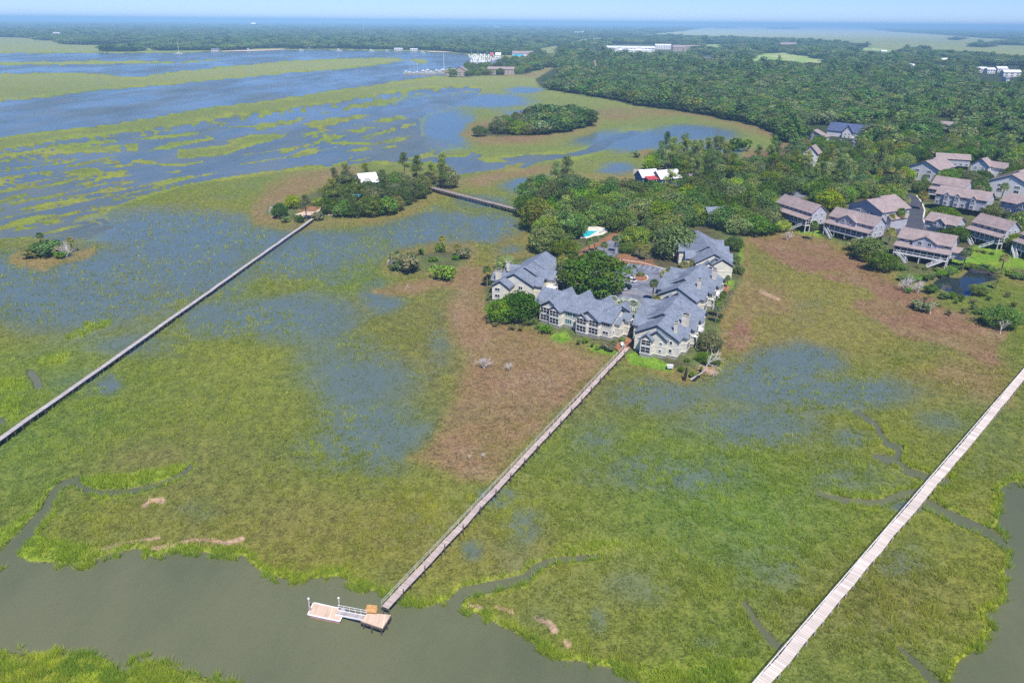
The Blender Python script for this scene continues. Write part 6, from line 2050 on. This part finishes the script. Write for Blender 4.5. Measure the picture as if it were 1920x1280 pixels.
window(root, 4, 0, 1.6, 1.6, 1.4, '-y', 2)
a = G(1277, 341, 1.1)
root = thing('garden_shed', 'small pinkish roofed shed under the tallest pines', 'shed', (a.x, a.y, 1.1), -.3)
wl, rf, tr = MB(), MB(), []
gable(wl, rf, tr, 0, 6, 0, 5, -.2, 3.4, 5, 'x', .5, .2, .2)
wl.build('wall', 'dark_wood', root)
rf.build('roof', 'brown_shingle', root)
window(root, 3, 0, 1.2, 1.2, 1.2, '-y', 2)
a = G(1326, 425, 1.1)
root = thing('dark_cottage', 'dark roofed cottage buried in the wood behind the gray buildings', 'house', (a.x, a.y, 1.1), .2)
wl, rf, tr = MB(), MB(), []
gable(wl, rf, tr, 0, 8.5, 0, 6, -.2, 6.6, 8.6, 'x', .6, .2, .2)
wl.build('wall', 'blue_wall', root)
rf.build('roof', 'gray_shingle', root)
window(root, 4, 0, 4.4, 5.6, 1.4, '-y', 4)
root, L = roofhouse('island_house', 'white metal roofed house on the wooded islet', (682, 372), (712, 369), 10, 1.1, 6, 9, None, None)
wl, rf, tr = MB(), MB(), []
gable(wl, rf, tr, 0, max(L, 9), 2, 11, -.2, 8.4, 12.2, 'x', .8, .2, .2)
gable(wl, rf, tr, -2.6, 2.2, 1, 9, -.2, 5.6, 7.6, 'y', .6, .2, .2)
wl.build('wall', 'blue_wall', root)
rf.build('roof', 'white_metal', root)
MB().hexa([(-2.6, -2, 4.4), (7, -2, 4.4), (7, 2, 5.6), (-2.6, 2, 5.6)], [(-2.6, -2, 4.55), (7, -2, 4.55), (7, 2, 5.75), (-2.6, 2, 5.75)]).build('porch_roof', 'white_metal', root)
for i in range(3):
    window(root, 2 + i * 2.6, 2, 6.2, 1.4, 1.4, '-y', 2)
a = G(678, 386, 1.1)
root = thing('tent_shelter', 'teal canopy showing between trees on the wooded islet', 'canopy', (a.x, a.y, 1.1), .3)
MB().hexa([(-4, -1.5, 5.2), (4, -1.5, 5.2), (4, 1.5, 5.2), (-4, 1.5, 5.2)], [(-3.6, -.1, 6.2), (3.6, -.1, 6.2), (3.6, .1, 6.2), (-3.6, .1, 6.2)]).build('canopy', 'tarp_blue', root)
for sx in (-3.8, 3.8):
    for sy in (-1.3, 1.3):
        MB().tube((sx, sy, -.3), (sx, sy, 5.2), .08).build('post', 'white_paint', root)
a = G(624, 404, .6)
root = thing('rowing_boat', 'small white boat drawn up on the islet shore', 'boat', (a.x, a.y, .5), .2)
hl = [(-2.4, .9, .5), (-1.2, 1.0, .5), (.6, .95, .5), (2.0, .5, .6), (2.7, .04, .75)]
m = MB()
for (xa, wa, ta), (xb, wb, tb) in zip(hl, hl[1:]):
    m.hexa([(xa, -wa * .7, 0), (xb, -wb * .7, 0), (xb, wb * .7, 0), (xa, wa * .7, 0)], [(xa, -wa, ta), (xb, -wb, tb), (xb, wb, tb), (xa, wa, ta)])
m.build('hull', 'hull_white', root)
MB().box(-1.4, .4, -.5, .5, .5, .95).build('cover', 'red_metal', root)

# ------------------------------------------------------------------ far buildings
def block(name, label, px, py, wpx, depth, ze, zr, wallm, roofm, ang=0.0, z=1.4, axis='x', nwin=5, storeys=2, group=None, extra=(), rows_h=3.2, cat='building'):
    p = G(px, py, z)
    L = wpx * (p - Vector((0, 0, HCAM))).length / FPX
    root = thing(name, label, cat, (p.x, p.y, z), ang, group)
    wl, rf, tr = MB(), MB(), []
    gable(wl, rf, tr, -L / 2, L / 2, 0, depth, -.5, ze, zr, axis, .8, .3, .3)
    for (x0, x1, y0, y1, e, r_, ax) in extra:
        gable(wl, rf, tr, x0 * L, x1 * L, y0, y1, -.5, e, r_, ax, .8, .3, .3)
    wl.build('wall', wallm, root)
    rf.build('roof', roofm, root)
    for s in range(storeys):
        for i in range(nwin):
            window(root, (-.5 + (i + .5) / nwin) * L, 0, 1.2 + s * rows_h, L / nwin * .5, 1.7, '-y', 2)
    return root


block('marina_house', 'red roofed brown house at the tip by the sailboats', 862, 142.5, 26, 16, 8, 15, 'tan_wall', 'brown_shingle', -.2, axis='y', nwin=3, extra=[(-1.0, .2, 2, 16, 6, 11, 'x')])
block('marina_lodge', 'wide brown apartment block in the trees beside the marina', 939, 139.5, 46, 14, 9, 12.5, 'tan_wall', 'brown_shingle', -.05, nwin=7, storeys=2, rows_h=4)
block('boat_shed', 'white boat shed with gray roof behind the moored yachts', 981, 107.5, 38, 30, 9, 15, 'white_siding', 'brown_shingle', -.05, nwin=6, storeys=1)
r_ = thing('blue_awning', 'big bright blue awning before the boat shed', 'awning', G(971, 108.5, 1.4), -.05)
MB().hexa([(-14, -6, 4), (14, -6, 4), (14, 8, 5), (-14, 8, 5)], [(-12, 0, 8), (12, 0, 8), (12, 3, 8.5), (-12, 3, 8.5)]).build('canopy', 'tarp_blue', r_)
for sx in (-12, 0, 12):
    MB().tube((sx, -5, -.5), (sx, -5, 4), .3).build('post', 'white_paint', r_)
block('dockside_pavilion', 'little white roofed pavilion between yachts and boat shed', 934, 110, 9, 12, 9, 14, 'white_siding', 'white_metal', 0, nwin=2, storeys=1)
block('red_tent', 'small red roofed hut at the head of the marina docks', 922, 107, 5, 9, 6, 11, 'red_metal', 'red_metal', 0, nwin=1, storeys=1, cat='hut')
block('white_hotel', 'long white hotel with bright roofs in the far wood', 1180, 98, 86, 40, 13, 18, 'white_siding', 'white_metal', -.12, nwin=14, storeys=3, rows_h=4.6, z=1.5, extra=[(-.3, -.1, -14, 20, 11, 15, 'y'), (.1, .28, -14, 20, 11, 15, 'y'), (-.2, .4, -26, -6, 6, 9, 'x')])
block('white_annex', 'narrow white annex beside the long hotel', 1243, 93, 26, 30, 13, 18, 'white_siding', 'white_metal', -.1, nwin=6, storeys=3, rows_h=4.8, z=1.5)
block('brick_lodge', 'brown roofed brick lodge beyond the white annex', 1286, 97, 44, 26, 13, 20, 'tan_wall', 'brown_shingle', -.12, nwin=8, storeys=2, rows_h=5, z=1.5, extra=[(-.1, .2, -10, 16, 11, 17, 'y')])
block('ridge_house', 'low pale roof among trees past the golf course', 1478, 90, 26, 26, 14, 20, 'tan_wall', 'brown_shingle', 0, nwin=5, z=1.5)
for i, (px, py, w, ze, zr, wm, rm2, lb) in enumerate([
    (1709, 130, 18, 11, 17, 'white_siding', 'white_metal', 'single white gable roof alone in the wide wood'), (1762, 134, 13, 11, 17, 'white_siding', 'gray_shingle', 'gray white roof in the wide wood by the tan cottages'),
    (1800, 139, 16, 11, 16, 'tan_wall', 'brown_shingle', 'brown roofed cottage row in the wide wood'), (1840, 137, 15, 13, 18, 'white_siding', 'white_metal', 'white block first in the bright row near the horizon marsh'),
    (1858, 138, 11, 12, 17, 'white_siding', 'white_metal', 'small white block second in the bright row'), (1879, 136, 14, 12, 18, 'white_siding', 'white_metal', 'white block third in the bright row'),
    (1897, 144, 24, 13, 19, 'white_siding', 'white_metal', 'largest white block of the bright row at the frame edge'), (1893, 153, 10, 8, 12, 'white_siding', 'gray_shingle', 'low white roof below the largest white block'),
    (1657, 102, 8, 14, 20, 'white_siding', 'white_metal', 'tiny white house by the golf course fringe'), (1551, 96, 10, 12, 17, 'tan_wall', 'tile_red', 'small orange roof at the golf course fringe'), (1771, 118, 8, 12, 17, 'white_siding', 'white_metal', 'tiny white house on the far marsh border')]):
    block('wood_house', lb, px, py, w, 16, ze * .62, zr * .62, wm, rm2, -.1, nwin=3, z=1.5)
for px, py, w, lb in [(105, 69, 10, 'white house at the far marsh corner of the mainland'), (142, 83, 5, 'tiny white house on the mainland shore'), (403, 96.5, 12, 'blue gray boathouse on the mainland shore'), (577, 91, 8, 'pale blue roof on the wooded mainland shore'),
                      (668, 88, 8, 'pair of white gables in mainland trees'), (747, 95, 14, 'white shore house before mainland trees'), (776, 96, 12, 'long white boathouse on the mainland shore'), (915, 52, 5, 'white tower block far in the mainland woods'),
                      (931, 53, 8, 'wider white tower block far in the mainland woods'), (1085, 65, 14, 'pale houses where the mainland meets the green creek'), (1098, 63, 10, 'second pale house where the mainland meets the green creek'), (1110, 51, 9, 'low white roof on the mainland horizon'), (1198, 54, 12, 'long white roof nearest the far sound')]:
    q = G(px, py, 1.5)
    zz_ = 5 if py > 80 else 13
    block('shore_house', lb, px, py, w, 14 if py > 80 else 30, zz_, zz_ * 1.45, 'white_siding', 'white_metal' if 'blue' not in lb else 'gray_shingle', 0, nwin=3, storeys=2, z=1.5)
# water tower and mast
q = G(477, 58, 0)
root = thing('water_tower', 'white water tower rising over the mainland woods', 'water tower', (q.x, q.y, 0))
MB().lathe([(3, 40), (16, 44), (24, 50), (26, 56), (22, 62), (12, 66), (2, 67)], 20).build('tank', 'water_tank', root)
MB().lathe([(4, -1), (3, 30), (3, 41)], 12).build('column', 'water_tank', root)
q = G(682, 62, 0)
root = thing('radio_mast', 'slender pale radio mast over the mainland woods', 'mast', (q.x, q.y, 0))
MB().tube((0, 0, -1), (0, 0, 78), 1.6, .8, 4).build('lattice', 'white_metal', root)
MB().tube((0, 0, 78), (0, 0, 86), .4, .2, 4).build('antenna', 'white_metal', root)

# ------------------------------------------------------------------ boats
def hull_mesh(l, w, h):
    m = MB()
    sec = [(-.5, .8, 1.0), (-.3, .95, .98), (0, 1.0, 1.0), (.25, .8, 1.08), (.42, .4, 1.18), (.5, .04, 1.28)]
    for (xa, wa, ta), (xb, wb, tb) in zip(sec, sec[1:]):
        m.hexa([(xa * l, -wa * w * .32, -.3), (xb * l * .94, -wb * w * .32, -.3), (xb * l * .94, wb * w * .32, -.3), (xa * l, wa * w * .32, -.3)], [(xa * l, -wa * w * .5, ta * h), (xb * l, -wb * w * .5, tb * h), (xb * l, wb * w * .5, tb * h), (xa * l, wa * w * .5, ta * h)])
    return m.mesh('hull', 'hull_white')


SH, YH = hull_mesh(12, 4, 1.5), hull_mesh(16, 5, 2.2)
SC_ = MB().hexa([(-2.5, -1.2, 1.45), (2.2, -.9, 1.45), (2.2, .9, 1.45), (-2.5, 1.2, 1.45)], [(-2.2, -1, 2.2), (1.6, -.7, 2.1), (1.6, .7, 2.1), (-2.2, 1, 2.2)]).mesh('cabin', 'hull_white')
SM = MB().tube((.8, 0, 1.4), (.8, 0, 17), .22, .14, 5).mesh('mast', 'white_metal')
SB = MB().tube((.8, 0, 3.2), (-4.6, 0, 3.3), .2, .16, 5).mesh('boom', 'tarp_blue')
YC = MB().hexa([(-5, -2, 2.1), (3.5, -1.7, 2.3), (3.5, 1.7, 2.3), (-5, 2, 2.1)], [(-4.6, -1.8, 4.2), (1.8, -1.4, 4.2), (1.8, 1.4, 4.2), (-4.6, 1.8, 4.2)]).hexa([(-4, -1.5, 4.2), (.6, -1.2, 4.2), (.6, 1.2, 4.2), (-4, 1.5, 4.2)], [(-3.6, -1.3, 5.8), (-.4, -1, 5.8), (-.4, 1, 5.8), (-3.6, 1.3, 5.8)]).mesh('cabin', 'hull_white')
YW = MB().box(-4.4, 1.6, -2.03, -1.98, 2.9, 3.7).box(-4.4, 1.6, 1.98, 2.03, 2.9, 3.7).mesh('window_band', 'glass_dark')


def boat(px, py, sail, s, ang, label, group=None):
    p = G(px, py, 0)
    o = thing('sailboat' if sail else 'motor_yacht', label, 'boat', (p.x, p.y, 0), ang, group, (s, s, s))
    link('hull', SH if sail else YH, o)
    link('cabin', SC_ if sail else YC, o)
    if sail:
        link('mast', SM, o)
        link('boom', SB, o)
    else:
        link('window_band', YW, o)
    return o


boat(335, 102, 1, 1.9, .1, 'lone sailboat moored on the upper river near the mainland')
boat(467, 96.5, 0, 1.3, 0, 'white yacht at anchor by the sandy strand')
boat(565, 95.5, 0, 1.0, 0, 'dark hulled looking yacht by the pale boathouse shore')
boat(636, 96.5, 0, 1.3, .1, 'white yacht moored mid shore before the mainland trees')
boat(697, 97, 0, 1.2, .1, 'white yacht moored off the white shore house')
boat(793, 99.5, 0, 1.0, 0, 'small white yacht off the long white boathouse')
boat(726, 96.5, 0, .9, .1, 'tiny white yacht between two moored yachts and the boathouse')
for px, py, sl, s, lb in [(763, 138, 0, .9, 'outermost boat of the dock by the brown house'), (768, 136.5, 1, 1.0, 'sailboat second from the outer end of the dock'), (776, 138, 1, 1.0, 'sailboat with leaning rig near the outer end of the dock'), (782, 137, 1, 1.1, 'sailboat in the gap before the big white yacht'),
                          (796, 138.5, 0, 1.2, 'big white yacht in the middle of the dock'), (804, 137, 0, 1.2, 'double decked white yacht behind the big white yacht'), (810, 138.8, 0, 1.0, 'white yacht at the shore side of the big white yacht'), (820, 135, 0, .9, 'small yacht beside the tall masted ship'),
                          (831, 134, 1, 2.0, 'tall masted white ship at the head of the dock'), (826, 137.5, 0, .8, 'low white boat nearest the brown house')]:
    boat(px, py, sl, s, .15, lb)
p0, p1 = G(756, 140, .9), G(842, 139, .9)
root = thing('dock', 'long low dock along the sailboats', 'dock', (p0.x, p0.y, 0), math.atan2((p1 - p0).y, (p1 - p0).x))
MB().box(0, (p1 - p0).length, -1.5, 1.5, .5, .9).build('deck', 'deck_wood', root)
k_ = 0
for row, (y0, n, x0, x1) in enumerate(((105.5, 12, 880, 925), (109, 14, 882, 932), (113, 14, 884, 930), (117.5, 12, 884, 918))):
    for i in range(n):
        boat(x0 + (x1 - x0) * i / (n - 1) + _tg.uniform(-.6, .6), y0 + _tg.uniform(-.5, .5), 1 if _tg.random() < .15 else 0, _tg.uniform(.8, 1.25), R(90) + _tg.uniform(-.1, .1), 'white boat packed in the crowded marina berths', 'boats packed in the marina berths')
    p0, p1 = G(x0, y0 + 1.6, .9), G(x1 + 3, y0 + 1.6, .9)
    root = thing('berth_dock', ('outermost', 'second', 'third', 'nearest')[row] + ' dock between the packed marina boats', 'dock', (p0.x, p0.y, 0), math.atan2((p1 - p0).y, (p1 - p0).x))
    MB().box(0, (p1 - p0).length, -1.2, 1.2, .5, .9).build('deck', 'deck_wood', root)

# ------------------------------------------------------------------ the air
t = NT('air')
v = t.n('ShaderNodeVolumePrincipled')
v.inputs['Color'].default_value = (.42, .74, 1.0, 1)
v.inputs['Density'].default_value = 1.25e-4
v.inputs['Anisotropy'].default_value = -0.35
t.l(v.outputs[0], t.out.inputs['Volume'])
bm = bmesh.new()
bmesh.ops.create_cube(bm, size=1)
for q in bm.verts:
    q.co = Vector((q.co.x * 100000, q.co.y * 100000, 130 if q.co.z > 0 else -3))
me = bpy.data.meshes.new('haze')
bm.to_mesh(me)
bm.free()
me.materials.append(t.m)
stuff(link('haze', me), 'pale blue summer haze over the far woods')
